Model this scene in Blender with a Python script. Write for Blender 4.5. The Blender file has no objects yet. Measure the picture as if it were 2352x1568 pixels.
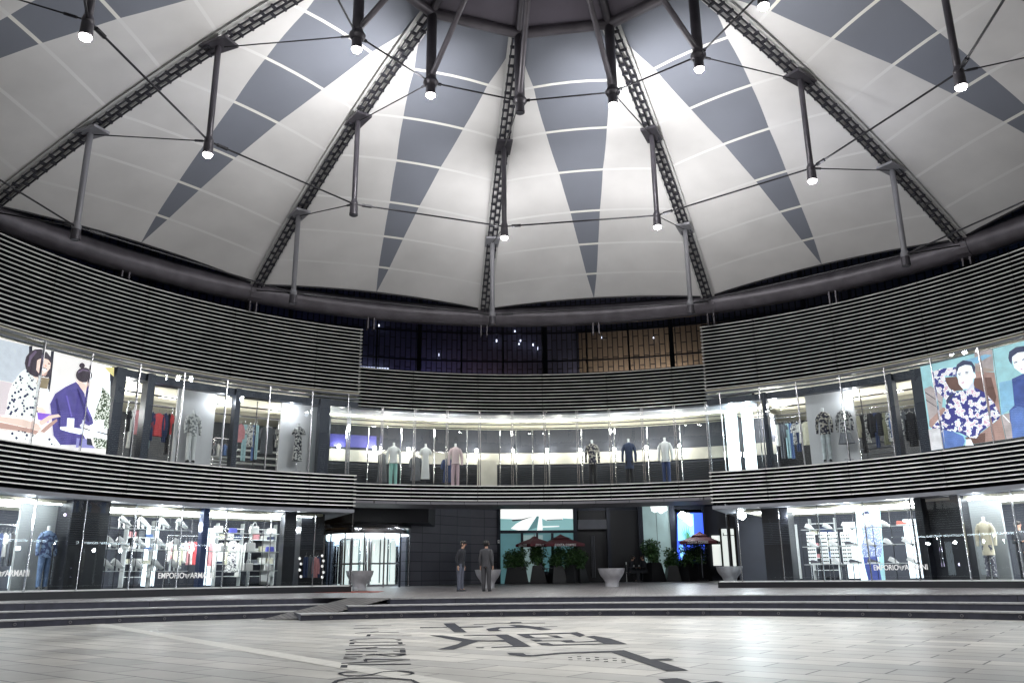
import bpy, math, random
from math import sin, cos, pi, radians, sqrt, atan2, hypot
from mathutils import Vector, Matrix
random.seed(7)
S = bpy.context.scene
COL = S.collection
# ---------------------------------------------------------------- camera
FPX, PITCH, ROLL, CAMZ = 1890.5, 0.2777, -0.0105, 1.0      # focal length in units of a 2352 px wide frame
cam = bpy.data.cameras.new('camera'); camo = bpy.data.objects.new('camera', cam); COL.objects.link(camo)
cam.sensor_width = 36; cam.lens = 36 * FPX / 2352; cam.clip_end = 600; cam.clip_start = 0.05
R0, U0, F0 = Vector((1, 0, 0)), Vector((0, -sin(PITCH), cos(PITCH))), Vector((0, cos(PITCH), sin(PITCH)))
rt = R0 * cos(ROLL) + U0 * sin(ROLL); up = -R0 * sin(ROLL) + U0 * cos(ROLL)
camo.matrix_world = Matrix(((rt.x, up.x, -F0.x, 0), (rt.y, up.y, -F0.y, 0), (rt.z, up.z, -F0.z, CAMZ), (0, 0, 0, 1)))
S.camera = camo
# ---------------------------------------------------------------- night sky
w = bpy.data.worlds.new('World'); S.world = w; w.use_nodes = True
nt = w.node_tree; bg = nt.nodes['Background']
sky = nt.nodes.new('ShaderNodeTexSky'); sky.sky_type = 'NISHITA'; sky.sun_disc = False
sky.sun_elevation = radians(-3); sky.sun_rotation = radians(200)
nt.links.new(sky.outputs[0], bg.inputs[0]); bg.inputs[1].default_value = 0.15
S.view_settings.view_transform = 'Standard'; S.view_settings.look = 'None'
S.view_settings.exposure = 0.3; S.view_settings.gamma = 1
cy = S.cycles; cy.use_denoising = True; cy.max_bounces = 8; cy.diffuse_bounces = 2; cy.glossy_bounces = 3
cy.transparent_max_bounces = 12; cy.transmission_bounces = 4; cy.sample_clamp_indirect = 3; cy.caustics_reflective = False; cy.caustics_refractive = False
# ---------------------------------------------------------------- measuring helpers (frame units -> points on real surfaces)
CX, CY = 0.965, 16.745           # centre of the round plaza building
RW, RL, RC, RD = 16.19, 15.44, 16.80, 16.49   # upper wing louvres, lower wing louvres, upper centre, lower centre
def ray(x, y):
    u = (x - 1176) / FPX; v = (784 - y) / FPX
    return F0 + rt * u + up * v
def cyl(x, y, R, c=(CX, CY)):
    d = ray(x, y); a = d.x**2 + d.y**2; b = -2 * (d.x * c[0] + d.y * c[1]); k = c[0]**2 + c[1]**2 - R * R
    t = (-b + sqrt(max(b * b - 4 * a * k, 0))) / (2 * a)
    return atan2(t * d.x - c[0], t * d.y - c[1]), CAMZ + t * d.z, t
def pos(a, R, z=0, c=(CX, CY)): return Vector((c[0] + R * sin(a), c[1] + R * cos(a), z))
def onz(x, y, z=0):
    d = ray(x, y); t = (z - CAMZ) / d.z; return Vector((t * d.x, t * d.y, z))
def ony(x, y, Y):
    d = ray(x, y); t = Y / d.y; return Vector((t * d.x, Y, CAMZ + t * d.z))
def zm(ox, oy, s): return lambda x, y: ((ox + x / s) * .91875, (oy + y / s) * .91875)
ZL2 = zm(0, 780, 2.6133); ZL1 = zm(0, 1200, 2.6133); ZC2 = zm(800, 780, 2.352); ZR2 = zm(1740, 780, 2.868); ZR1 = zm(1860, 1200, 3.36)
def pz(X, Y):      # height of the raised pavement, which falls gently towards the steps
    return 0.45 + .0004 * X * X + .0105 * max(0, Y - 25)
# ---------------------------------------------------------------- materials
MATS = {}
def mat(name, col, rough=.6, metal=0, emis=0, noise=0, nscale=8, spec=.5, bump=0, ecol=None):
    if name in MATS: return MATS[name]
    m = bpy.data.materials.new(name); m.use_nodes = True; n = m.node_tree.nodes; l = m.node_tree.links
    b = n['Principled BSDF']; c = (*col, 1)
    b.inputs['Base Color'].default_value = c; b.inputs['Roughness'].default_value = rough; b.inputs['Metallic'].default_value = metal
    b.inputs['Specular IOR Level'].default_value = spec
    if emis:
        b.inputs['Emission Color'].default_value = (*(ecol or col), 1); b.inputs['Emission Strength'].default_value = emis
    if noise:
        tc = n.new('ShaderNodeTexCoord'); nz = n.new('ShaderNodeTexNoise'); nz.inputs['Scale'].default_value = nscale; nz.inputs['Detail'].default_value = 5
        r = n.new('ShaderNodeMapRange'); r.inputs[1].default_value = .3; r.inputs[2].default_value = .7; r.inputs[3].default_value = 1 - noise; r.inputs[4].default_value = 1 + noise * .4
        mx = n.new('ShaderNodeMix'); mx.data_type = 'RGBA'; mx.blend_type = 'MULTIPLY'; mx.inputs[0].default_value = 1; mx.inputs[6].default_value = c
        l.new(tc.outputs['Object'], nz.inputs[0]); l.new(nz.outputs[0], r.inputs[0]); l.new(r.outputs[0], mx.inputs[7]); l.new(mx.outputs[2], b.inputs['Base Color'])
        if emis: l.new(mx.outputs[2], b.inputs['Emission Color'])
        mr = n.new('ShaderNodeMapRange'); mr.inputs[3].default_value = rough * .8; mr.inputs[4].default_value = min(1, rough * 1.25)
        l.new(nz.outputs[0], mr.inputs[0]); l.new(mr.outputs[0], b.inputs['Roughness'])
        if bump:
            bp = n.new('ShaderNodeBump'); bp.inputs['Strength'].default_value = bump; bp.inputs['Distance'].default_value = .02
            l.new(nz.outputs[0], bp.inputs['Height']); l.new(bp.outputs[0], b.inputs['Normal'])
    MATS[name] = m; return m
def pattern(name, c1, c2, scale=20, thr=.5, emis=0, kind='noise', c3=None):
    """printed cloth: patches of c2 on c1"""
    if name in MATS: return MATS[name]
    m = mat(name, c1, .8); n = m.node_tree.nodes; l = m.node_tree.links; b = n['Principled BSDF']
    tc = n.new('ShaderNodeTexCoord')
    if kind == 'noise': t = n.new('ShaderNodeTexNoise'); t.inputs['Detail'].default_value = 3; o = t.outputs[0]
    else: t = n.new('ShaderNodeTexVoronoi'); o = t.outputs[0]
    t.inputs['Scale'].default_value = scale
    cr = n.new('ShaderNodeValToRGB'); cr.color_ramp.interpolation = 'CONSTANT'
    cr.color_ramp.elements[0].color = (*c2, 1); cr.color_ramp.elements[1].position = thr; cr.color_ramp.elements[1].color = (*c1, 1)
    if c3: e = cr.color_ramp.elements.new(thr + .07); e.color = (*c3, 1); e2 = cr.color_ramp.elements.new(thr + .12); e2.color = (*c1, 1)
    l.new(tc.outputs['Object'], t.inputs[0]); l.new(o, cr.inputs[0]); l.new(cr.outputs[0], b.inputs['Base Color'])
    if emis: l.new(cr.outputs[0], b.inputs['Emission Color']); b.inputs['Emission Strength'].default_value = emis
    return m
def brickmat(name, c1, c2, mortar, w, h, rough=.5, rot=0, mort=.006, noise=.25, off=.5, spec=.5, coord='Object', bump=.3, axes=None):
    m = mat(name, c1, rough, spec=spec); n = m.node_tree.nodes; l = m.node_tree.links; b = n['Principled BSDF']
    tc = n.new('ShaderNodeTexCoord'); mp = n.new('ShaderNodeMapping'); mp.inputs['Rotation'].default_value = rot if isinstance(rot, tuple) else (0, 0, rot)
    br = n.new('ShaderNodeTexBrick'); br.offset = off; br.inputs['Scale'].default_value = 1
    br.inputs['Brick Width'].default_value = w; br.inputs['Row Height'].default_value = h; br.inputs['Mortar Size'].default_value = mort; br.inputs['Mortar Smooth'].default_value = .1
    br.inputs['Color1'].default_value = (*c1, 1); br.inputs['Color2'].default_value = (*c2, 1); br.inputs['Mortar'].default_value = (*mortar, 1)
    nz = n.new('ShaderNodeTexNoise'); nz.inputs['Scale'].default_value = .6; nz.inputs['Detail'].default_value = 8; nz.inputs['Roughness'].default_value = .65
    r = n.new('ShaderNodeMapRange'); r.inputs[1].default_value = .25; r.inputs[2].default_value = .75; r.inputs[3].default_value = 1 - noise; r.inputs[4].default_value = 1 + noise * .5
    mx = n.new('ShaderNodeMix'); mx.data_type = 'RGBA'; mx.blend_type = 'MULTIPLY'; mx.inputs[0].default_value = 1
    if axes:
        se = n.new('ShaderNodeSeparateXYZ'); co = n.new('ShaderNodeCombineXYZ'); l.new(tc.outputs[coord], se.inputs[0]); d_ = {'x': 0, 'y': 1, 'z': 2}
        l.new(se.outputs[d_[axes[0]]], co.inputs[0]); l.new(se.outputs[d_[axes[1]]], co.inputs[1]); l.new(co.outputs[0], mp.inputs[0])
    else: l.new(tc.outputs[coord], mp.inputs[0])
    l.new(mp.outputs[0], br.inputs[0]); l.new(tc.outputs[coord], nz.inputs[0]); l.new(nz.outputs[0], r.inputs[0])
    l.new(br.outputs[0], mx.inputs[6]); l.new(r.outputs[0], mx.inputs[7]); l.new(mx.outputs[2], b.inputs['Base Color'])
    bp = n.new('ShaderNodeBump'); bp.inputs['Strength'].default_value = bump; bp.inputs['Distance'].default_value = .01; bp.invert = True
    l.new(br.outputs[1], bp.inputs['Height']); l.new(bp.outputs[0], b.inputs['Normal'])
    mr = n.new('ShaderNodeMapRange'); mr.inputs[3].default_value = rough * .7; mr.inputs[4].default_value = min(1, rough * 1.3)
    l.new(nz.outputs[0], mr.inputs[0]); l.new(mr.outputs[0], b.inputs['Roughness'])
    return m
def glassmat(name, tint=(.93, .97, .98), refl=.5, rough=.0):
    if name in MATS: return MATS[name]
    m = bpy.data.materials.new(name); m.use_nodes = True; n = m.node_tree.nodes; l = m.node_tree.links
    n.remove(n['Principled BSDF']); o = n['Material Output']
    tr = n.new('ShaderNodeBsdfTransparent'); tr.inputs[0].default_value = (*tint, 1)
    gl = n.new('ShaderNodeBsdfGlossy'); gl.inputs['Roughness'].default_value = rough; gl.inputs[0].default_value = (.9, .95, 1, 1)
    fr = n.new('ShaderNodeFresnel'); fr.inputs[0].default_value = 1.5
    mu = n.new('ShaderNodeMath'); mu.operation = 'MULTIPLY'; mu.inputs[1].default_value = refl * 2
    mx = n.new('ShaderNodeMixShader'); l.new(fr.outputs[0], mu.inputs[0]); l.new(mu.outputs[0], mx.inputs[0]); l.new(tr.outputs[0], mx.inputs[1]); l.new(gl.outputs[0], mx.inputs[2]); l.new(mx.outputs[0], o.inputs[0])
    MATS[name] = m; return m
M_mem = mat('tent_fabric', (.71, .70, .705), .75, noise=.15, nscale=.45, bump=.5)
M_tint = mat('grey_tent_fabric', (.20, .215, .26), .75, noise=.08, nscale=.6)
M_seam = mat('tent_seam', (.82, .81, .77), .7)
M_steel = mat('painted_steel', (.075, .07, .085), .38, .3, noise=.25, nscale=3)
M_pipe = mat('pipe_paint', (.13, .12, .14), .38, .35, noise=.3, nscale=2)
M_rib = mat('rib_steel', (.035, .035, .045), .5, .3)
M_cab = mat('cable_steel', (.03, .03, .035), .4, .6)
M_plate = mat('rib_plate', (.55, .55, .55), .5)
M_slat = mat('louvre_aluminium', (.88, .88, .86), .40, .0, noise=.30, nscale=2)
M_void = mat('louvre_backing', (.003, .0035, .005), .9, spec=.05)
M_black = mat('black_metal', (.012, .013, .018), .4)
M_blue = mat('navy_metal', (.02, .025, .04), .35, .3)
M_cream = mat('cream_ceiling', (.80, .76, .62), .7, noise=.06, nscale=1)
M_white = mat('white_panel', (.82, .84, .84), .5, noise=.05, nscale=2)
M_grey = mat('grey_panel', (.20, .21, .24), .5, noise=.2, nscale=2)
M_dark = mat('dark_wall', (.02, .024, .035), .5, noise=.3, nscale=1)
M_dark2 = mat('slate_wall', (.05, .055, .075), .6, noise=.2, nscale=1)
M_glass = glassmat('shop_glass')
M_chrome = mat('chrome', (.75, .75, .78), .2, 1)
M_bowl = mat('brushed_steel', (.62, .62, .66), .34, .6, noise=.15, nscale=5)
M_lamp = mat('lamp_glow', (1, .98, .9), .5, emis=120)
M_strip = mat('ceiling_light', (1, .98, .92), .5, emis=9)
M_stripc = mat('cool_ceiling_light', (.9, .97, 1), .5, emis=14)
M_floorin = mat('shop_floor', (.12, .12, .13), .25, noise=.2)
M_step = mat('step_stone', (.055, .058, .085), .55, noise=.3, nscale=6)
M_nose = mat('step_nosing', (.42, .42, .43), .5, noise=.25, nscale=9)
M_skin = mat('skin', (.55, .33, .24), .55)
M_hair = mat('hair', (.012, .010, .010), .5)
# ---------------------------------------------------------------- mesh builder
class MB:
    def __init__(s): s.v = []; s.f = []; s.m = []; s.mats = []
    def mi(s, m):
        if m not in s.mats: s.mats.append(m)
        return s.mats.index(m)
    def face(s, pts, m=None, flip=False):
        b = len(s.v); s.v += [tuple(p) for p in pts]; idx = list(range(b, b + len(pts)))
        s.f.append(idx[::-1] if flip else idx); s.m.append(s.mi(m) if m else 0); return s
    def box(s, c, d, m=None, a=0, taper=1):
        x, y, z = c; X, Y, Z = d[0] / 2, d[1] / 2, d[2] / 2; b = len(s.v); ca, sa = cos(a), sin(a)
        for k in (-1, 1):
            t = taper if k > 0 else 1
            for i, j in ((-1, -1), (1, -1), (1, 1), (-1, 1)):
                px, py = i * X * t, j * Y * t; s.v.append((x + px * ca - py * sa, y + px * sa + py * ca, z + k * Z))
        for q in ((0, 3, 2, 1), (4, 5, 6, 7), (0, 1, 5, 4), (1, 2, 6, 5), (2, 3, 7, 6), (3, 0, 4, 7)):
            s.f.append([b + i for i in q]); s.m.append(s.mi(m) if m else 0)
        return s
    def rings(s, rs, m=None, cap=True, closed=True):
        b = len(s.v); n = len(rs[0]); k = s.mi(m) if m else 0
        for r in rs: s.v += [tuple(p) for p in r]
        for i in range(len(rs) - 1):
            for j in range(n if closed else n - 1):
                j2 = (j + 1) % n; s.f.append([b + i * n + j, b + i * n + j2, b + (i + 1) * n + j2, b + (i + 1) * n + j]); s.m.append(k)
        if cap and closed:
            s.f.append([b + j for j in range(n)][::-1]); s.m.append(k); s.f.append([b + (len(rs) - 1) * n + j for j in range(n)]); s.m.append(k)
        return s
    def sweep(s, P, r, m=None, n=8):
        P = [Vector(p) for p in P]; rr = r if isinstance(r, (list, tuple)) else [r] * len(P); out = []
        t0 = (P[1] - P[0]).normalized(); u = Vector((0, 0, 1)) if abs(t0.z) < .9 else Vector((1, 0, 0)); u = (u - t0 * u.dot(t0)).normalized()
        for i, p in enumerate(P):
            t = (P[min(i + 1, len(P) - 1)] - P[max(i - 1, 0)]).normalized(); u = (u - t * u.dot(t)).normalized(); q = t.cross(u)
            out.append([p + (u * cos(2 * pi * j / n) + q * sin(2 * pi * j / n)) * rr[i] for j in range(n)])
        return s.rings(out, m)
    def loft(s, secs, m=None, n=12, cap=True):   # (x, y, z, rx, ry)
        return s.rings([[(x + rx * cos(2 * pi * j / n), y + ry * sin(2 * pi * j / n), z) for j in range(n)] for x, y, z, rx, ry in secs], m, cap)
    def arc(s, a0, a1, r0, r1, z0, z1, m=None, st=.025, c=(CX, CY)):
        n = max(1, int(abs(a1 - a0) / st + .999)); b = len(s.v); k = s.mi(m) if m else 0
        for i in range(n + 1):
            a = a0 + (a1 - a0) * i / n
            for r, z in ((r0, z0), (r1, z0), (r1, z1), (r0, z1)): s.v.append(tuple(pos(a, r, z, c)))
        for i in range(n):
            for j in range(4):
                s.f.append([b + 4 * i + j, b + 4 * i + (j + 1) % 4, b + 4 * i + 4 + (j + 1) % 4, b + 4 * i + 4 + j]); s.m.append(k)
        s.f.append([b, b + 3, b + 2, b + 1]); s.m.append(k); e = b + 4 * n; s.f.append([e, e + 1, e + 2, e + 3]); s.m.append(k)
        return s
    def sheet(s, a0, a1, R, z0, z1, m=None, st=.02):
        n = max(1, int(abs(a1 - a0) / st + .999)); b = len(s.v); k = s.mi(m) if m else 0
        for i in range(n + 1):
            a = a0 + (a1 - a0) * i / n; s.v += [tuple(pos(a, R, z0)), tuple(pos(a, R, z1))]
        for i in range(n): s.f.append([b + 2 * i, b + 2 * i + 2, b + 2 * i + 3, b + 2 * i + 1]); s.m.append(k)
        return s
    def build(s, name, m=None, parent=None, smooth=False, loc=None, rz=0, bevel=0):
        me = bpy.data.meshes.new(name); me.from_pydata(s.v, [], s.f)
        if s.mats:
            for q in s.mats: me.materials.append(q)
            me.polygons.foreach_set('material_index', s.m)
        elif m: me.materials.append(m)
        if smooth: me.polygons.foreach_set('use_smooth', [True] * len(me.polygons))
        me.update(); o = bpy.data.objects.new(name, me); COL.objects.link(o)
        if parent: o.parent = parent
        if loc is not None: o.location = loc; o.rotation_euler[2] = rz
        if smooth:
            try: me.set_sharp_from_angle(angle=radians(50))
            except Exception: pass
        if bevel:
            bv = o.modifiers.new('bevel', 'BEVEL'); bv.width = bevel; bv.segments = 2; bv.limit_method = 'ANGLE'
        return o
def tag(o, label=None, cat=None, group=None, kind=None):
    if label: o['label'] = label
    if cat: o['category'] = cat
    if group: o['group'] = group
    if kind: o['kind'] = kind
    return o
def thing(name, loc, label, cat, rz=0, group=None):
    o = bpy.data.objects.new(name, None); COL.objects.link(o); o.location = loc; o.rotation_euler[2] = rz; o.empty_display_size = .2
    return tag(o, label, cat, group)
def dup(root, loc, rz=0, label=None, group=None, sc=None):
    r = root.copy(); COL.objects.link(r); r.location = loc; r.rotation_euler[2] = rz
    if sc: r.scale = sc
    if label: r['label'] = label
    if group: r['group'] = group
    for ch in list(root.children):
        c = ch.copy(); COL.objects.link(c); c.parent = r
        for g in list(ch.children): d = g.copy(); COL.objects.link(d); d.parent = c
    return r
def earclip(mb, pts3, m, n2=None): mb.face(pts3, m)
def textobj(body, size, name, m, parent=None, loc=(0, 0, 0), rot=(pi / 2, 0, 0), ext=.004, bold=0, sx=1):
    cu = bpy.data.curves.new(name, 'FONT'); cu.body = body; cu.size = size; cu.align_x = 'CENTER'; cu.align_y = 'CENTER'; cu.extrude = ext; cu.offset = bold
    t = bpy.data.objects.new('tmp', cu); COL.objects.link(t); bpy.context.view_layer.update()
    me = bpy.data.meshes.new_from_object(t.evaluated_get(bpy.context.evaluated_depsgraph_get())); bpy.data.objects.remove(t); bpy.data.curves.remove(cu)
    me.name = name; me.materials.clear(); me.materials.append(m); o = bpy.data.objects.new(name, me); COL.objects.link(o); o.parent = parent; o.location = loc; o.rotation_euler = rot; o.scale = (sx, 1, 1)
    return o
ORD = ['first', 'second', 'third', 'fourth', 'fifth', 'sixth', 'seventh', 'eighth', 'ninth', 'tenth', 'eleventh', 'twelfth', 'thirteenth', 'fourteenth', 'fifteenth', 'sixteenth', 'seventeenth', 'eighteenth']
M_lit = mat('lit_wall_panel', (.85, .95, 1), .5, emis=1.6)
M_lamp2 = mat('spot_glow', (1, .97, .9), .5, emis=4)
M_litb = mat('lit_white_board', (.9, .93, .93), .5, emis=.5)
M_logo = mat('white_vinyl', (.85, .85, .85), .5, emis=.25)
# ================================================================ tent canopy (suspended dome)
M_paint2 = mat('grey_strut_paint', (.28, .28, .31), .45, .2)
M_seam2 = mat('welded_fabric', (.76, .755, .76), .7)
K = 1.06; TX, TY, TA = .778 * K, 14.096 * K, -.112
TR = {'foot': 16.5, 'o': 12.86, 'm': 8.69, 'h': 4.57}
def tz(r):
    xs = [4.57, 8.69, 12.86, 16.5]; zs = [13.73, 12.73, 11.33, 9.77]; t = 0
    for i in range(4):
        q = zs[i]
        for j in range(4):
            if i != j: q *= (r - xs[j]) / (xs[i] - xs[j])
        t += q
    return t
def T(k, r, z):          # rib index (may be fractional along the chord), radius and height in dome units
    a = TA + k * pi / 6; return Vector((TX + K * r * sin(a), TY + K * r * cos(a), CAMZ + K * z))
tent = thing('tent_canopy', (TX, TY, CAMZ + K * 9.77), 'huge white and grey striped fabric tent roof spanning the round plaza on twelve lattice ribs', 'tent roof')
def tpart(mb, name, m=None, smooth=False):
    o = mb.build(name, m, tent, smooth); o.matrix_parent_inverse = Matrix.Translation(-tent.location); return o
def lerp(t, xs, ys):
    for i in range(len(xs) - 1):
        if t <= xs[i + 1]: return ys[i] + (ys[i + 1] - ys[i]) * (t - xs[i]) / (xs[i + 1] - xs[i])
    return ys[-1]
seams = [6.8, 8.65, 10.4, 12.2, 13.75, 15.2]
WX = [4.57, 5.2, 6.8, 8.65, 10.4, 12.2, 13.75, 15.2, 16.4]; WY = [.975, .93, .61, .415, .262, .158, .096, .048, .0015]
rows = [4.57, 4.9, 5.2, 5.7, 6.2]
for i, s_ in enumerate(seams):
    h = .045; rows += [s_ - h, s_ + h]
    nx = (seams + [16.4])[i + 1] - h if i < 5 else 16.38
    for q in range(1, 4): rows.append(s_ + h + (nx - s_ - h) * q / 4)
rows.append(16.4); rows = sorted(rows)
us = [-1, -.72, -.4, 0, .4, .72, 1]
def mempt(k, r, u):
    dz = .16 + .21 * (1 - u * u) * (0.55 + .45 * (r / 16.4))
    a = T(k, r, tz(r) + dz); b = T(k + 1, r, tz(r) + dz); p = a.lerp(b, (u + 1) / 2)
    if r > 15.9: p = p.lerp(Vector((TX, TY, p.z)), .0)
    return p
for k in range(-6, 6):
    mb = MB(); grid = []
    for r in rows:
        wd = lerp(r, WX, WY); cols = [-1, -1 + (1 - wd) * .33, -1 + (1 - wd) * .67, -wd, -wd * .5, 0, wd * .5, wd, 1 - (1 - wd) * .67, 1 - (1 - wd) * .33, 1]
        grid.append([mempt(k, r, u) for u in cols])
    mi = [mb.mi(M_mem), mb.mi(M_tint), mb.mi(M_seam), mb.mi(M_seam2)]
    for g in grid: mb.v += [tuple(p) for p in g]
    for i in range(len(rows) - 1):
        mid = (rows[i] + rows[i + 1]) / 2; sm = any(abs(mid - s_) < .046 for s_ in seams)
        for j in range(10):
            b = i * 11 + j; mb.f.append([b, b + 11, b + 12, b + 1]); mb.m.append(2 if sm and 3 <= j <= 6 else (1 if 3 <= j <= 6 else (3 if sm else 0)))
    tpart(mb, 'fabric_bay', smooth=True)
    # scalloped steel edge cable of the bay and the tie down below it
    e = MB(); e.sweep([mempt(k, 16.4, -1 + q / 6) - Vector((0, 0, .03)) for q in range(13)], .035, n=6)
    tpart(e, 'edge_cable', M_cab, True)
# ribs: three chords with staggered battens, pale cover strips above
for k in range(-6, 6):
    mb = MB(); a = TA + k * pi / 6; side = Vector((cos(a), -sin(a), 0)); rr = [4.7 + (16.35 - 4.7) * i / 36 for i in range(37)]
    P = [T(k, r, tz(r)) for r in rr]
    for off in (-.155, 0, .155):
        mb.sweep([p + side * off for p in P], .026 if off else .032, M_rib, 5)
    for i in range(36):
        for sgn, ph in ((-1, 0), (1, .5)):
            t = i + ph; i0 = int(t); f = t - i0
            if i0 >= 36: continue
            c = P[i0].lerp(P[i0 + 1], f); d = (P[i0 + 1] - P[i0]).normalized() * .024; n3 = Vector((0, 0, .035))
            o1, o2 = side * (sgn * .0), side * (sgn * .19)
            mb.rings([[c + o1 - d - n3, c + o1 + d - n3, c + o1 + d + n3, c + o1 - d + n3], [c + o2 - d - n3, c + o2 + d - n3, c + o2 + d + n3, c + o2 - d + n3]], M_rib)
    tpart(mb, 'rib', M_rib)
    mb = MB()
    for off in (-.215, .215):
        mb.rings([[p + side * (off - .05) + Vector((0, 0, .09)), p + side * (off + .05) + Vector((0, 0, .09)), p + side * (off + .05) + Vector((0, 0, .11)), p + side * (off - .05) + Vector((0, 0, .11))] for p in P], M_plate)
    tpart(mb, 'cover_strip', M_plate)
# ring pipe on brackets
mb = MB(); mb.rings([[pos(a, K * 16.75 + .43 * cos(q * pi / 8), CAMZ + K * 9.80 + .43 * sin(q * pi / 8), (TX, TY)) for q in range(16)] for a in [i * pi / 72 for i in range(145)]], M_pipe, cap=False)
tpart(mb, 'ring_pipe', M_pipe, True)
for k in [i + .5 for i in range(-6, 6)] + list(range(-6, 6)):
    a = TA + k * pi / 6; q = pos(a, K * 16.75, 0, (TX, TY)); mb = MB()
    for off in (-.12, .12): mb.box((q.x + cos(a) * off, q.y - sin(a) * off, CAMZ + K * 9.80 - .62), (.05, .3, .5), a=-a)
    if isinstance(k, int): mb.rings([[pos(a + d, K * 16.75 + .46 * cos(q2 * pi / 8), CAMZ + K * 9.80 + .46 * sin(q2 * pi / 8), (TX, TY)) for q2 in range(16)] for d in (-.012, .012)])
    tpart(mb, 'bracket', M_pipe)
# hub
mb = MB()
H = [T(k, 4.57, 13.73) for k in range(12)]
for k in range(12): mb.sweep([H[k], H[(k + 1) % 12]], .14, n=10)
tpart(mb, 'hub_ring', M_pipe, True)
mb = MB()
for k in range(12):
    a, b = H[k] + Vector((0, 0, .1)), H[(k + 1) % 12] + Vector((0, 0, .1)); c, d = T(k + 1, 1.6, 15.9), T(k, 1.6, 15.9)
    mid = [(x + y) / 2 for x, y in ((a, b), (c, d))]
    mb.face([a, b, c, d])
mb.face([T(k, 1.6, 15.9) for k in range(12)])
tpart(mb, 'cupola_lining', mat('cupola_paint', (.13, .115, .15), .6, noise=.2, nscale=1))
for k in range(-6, 6):
    mb = MB(); mb.sweep([T(k, 4.57, 13.75), T(k, 1.6, 15.8)], .12, n=8); tpart(mb, 'cupola_rib', M_steel, True)
def ring_pts(r, z): return {k: T(k, r, z) for k in range(-6, 7)}
IB, MBt, OB = ring_pts(4.57, 11.723), ring_pts(8.69, 10.053), ring_pts(12.86, 8.62)
for k in range(-6, 6):
    for nm, top, bot, rad in (('inner_post', T(k, 4.57, 13.73), IB[k], .135), ('strut', T(k, 8.69, 12.7), MBt[k], .08), ('strut', T(k, 12.86, 11.3), OB[k], .085)):
        mb = MB(); d = (bot - top).normalized(); mb.sweep([top, top.lerp(bot, .03), top.lerp(bot, .97), bot], [rad * .6, rad, rad, rad * .62], n=10)
        mb.sweep([bot - d * .16, bot - d * .02, bot + d * .02, bot + d * .1], [rad * .9, rad * 1.5, rad * 1.5, rad * 1.1], n=10)
        if nm == 'strut':
            a = TA + k * pi / 6; mb.box(top + Vector((0, 0, .0)), (.5, .9, .08), a=-a)
        tpart(mb, nm, M_paint2 if rad == .085 else M_steel, True)
    mb = MB(); mb.sweep([IB[k] + Vector((0, 0, .15)), T(k, 1.6, 14.4)], .075, n=8); tpart(mb, 'raking_bar', M_pipe, True)
    for A_, B_, rad in ((IB[k], IB[k + 1], .024), (MBt[k], MBt[k + 1], .027), (OB[k], OB[k + 1], .026), (IB[k], T(k, 8.5, 12.6), .018), (MBt[k], T(k, 12.7, 11.2), .018), (OB[k], T(k, 16.4, 9.75), .022)):
        mb = MB(); mb.sweep([A_, A_.lerp(B_, .05), A_.lerp(B_, .05), A_.lerp(B_, .11), A_.lerp(B_, .11), B_], [rad, rad, rad * 1.9, rad * 1.9, rad, rad], n=6); tpart(mb, 'cable', M_cab, True)
# lamps hanging at the strut feet
names = {-3: 'far left', -2: 'left'}
def hang_lamp(p, lit, label, pw, beam=0, c=(1, .99, .975), aim=(0, 0, 20)):
    t = thing('spot_lamp', p, label, 'lamp', group='lamps hanging from the tent struts')
    mb = MB(); mb.sweep([(0, 0, -.08), (0, 0, -.36)], [.12, .125], n=14); mb.sweep([(0, 0, -.36), (0, 0, -.30)], [.13, .13], n=14); mb.build('housing', M_steel, t, True)
    mb = MB(); mb.sweep([(0, 0, -.365), (0, 0, -.385)], [.10, .09], n=14)
    if lit:
        mb = MB(); mb.loft([(0, 0, -.44, .03, .03), (0, 0, -.43, .09, .09), (0, 0, -.38, .12, .12)], n=12); 
    mb.build('lens', M_lamp if lit else M_glassy, t, True)
    def lamp(nm, kind, e, size=0, aim=None):
        li = bpy.data.lights.new(nm, kind); li.energy = e; li.color = c; li.shadow_soft_size = .12
        if kind == 'SPOT': li.spot_size = radians(size); li.spot_blend = 1 if size < 140 else .35
        o = bpy.data.objects.new(nm, li); COL.objects.link(o); o.parent = t; o.location = (0, 0, -.56)
        if aim is not None: o.rotation_euler = (Vector(aim) - Vector(p)).to_track_quat('-Z', 'Y').to_euler()
    if lit and pw:
        lamp('lamp_light', 'POINT', pw * .10); lamp('uplight', 'SPOT', pw, 128, aim)
    if lit and beam > 590 and p[0] > -3: lamp('floor_beam', 'SPOT', 950, 62, (1.0 + p[0] * .6, 15.5, 0))
    if lit and beam: lamp('lamp_beam', 'SPOT', beam, 162, Vector(p) + Vector(((TX - p[0]) * .04, (TY - p[1]) * .04, -1)))
M_glassy = mat('dark_lens', (.1, .1, .12), .1)
PW, BEAM = 300, 4.0
cabs = {-1: 'unlit lamp can on the middle hoop cable, second strut left of the centre rib'}
W_ = {-5: 'far behind on the left', -4: 'behind on the left', -3: 'at the top left corner', -2: 'over the left poster', -1: 'left of the centre rib', 0: 'on the centre rib', 1: 'right of the centre rib', 2: 'over the right shops', 3: 'at the top right edge', 4: 'behind on the right', 5: 'far behind on the right', -6: 'behind the viewer'}
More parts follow.
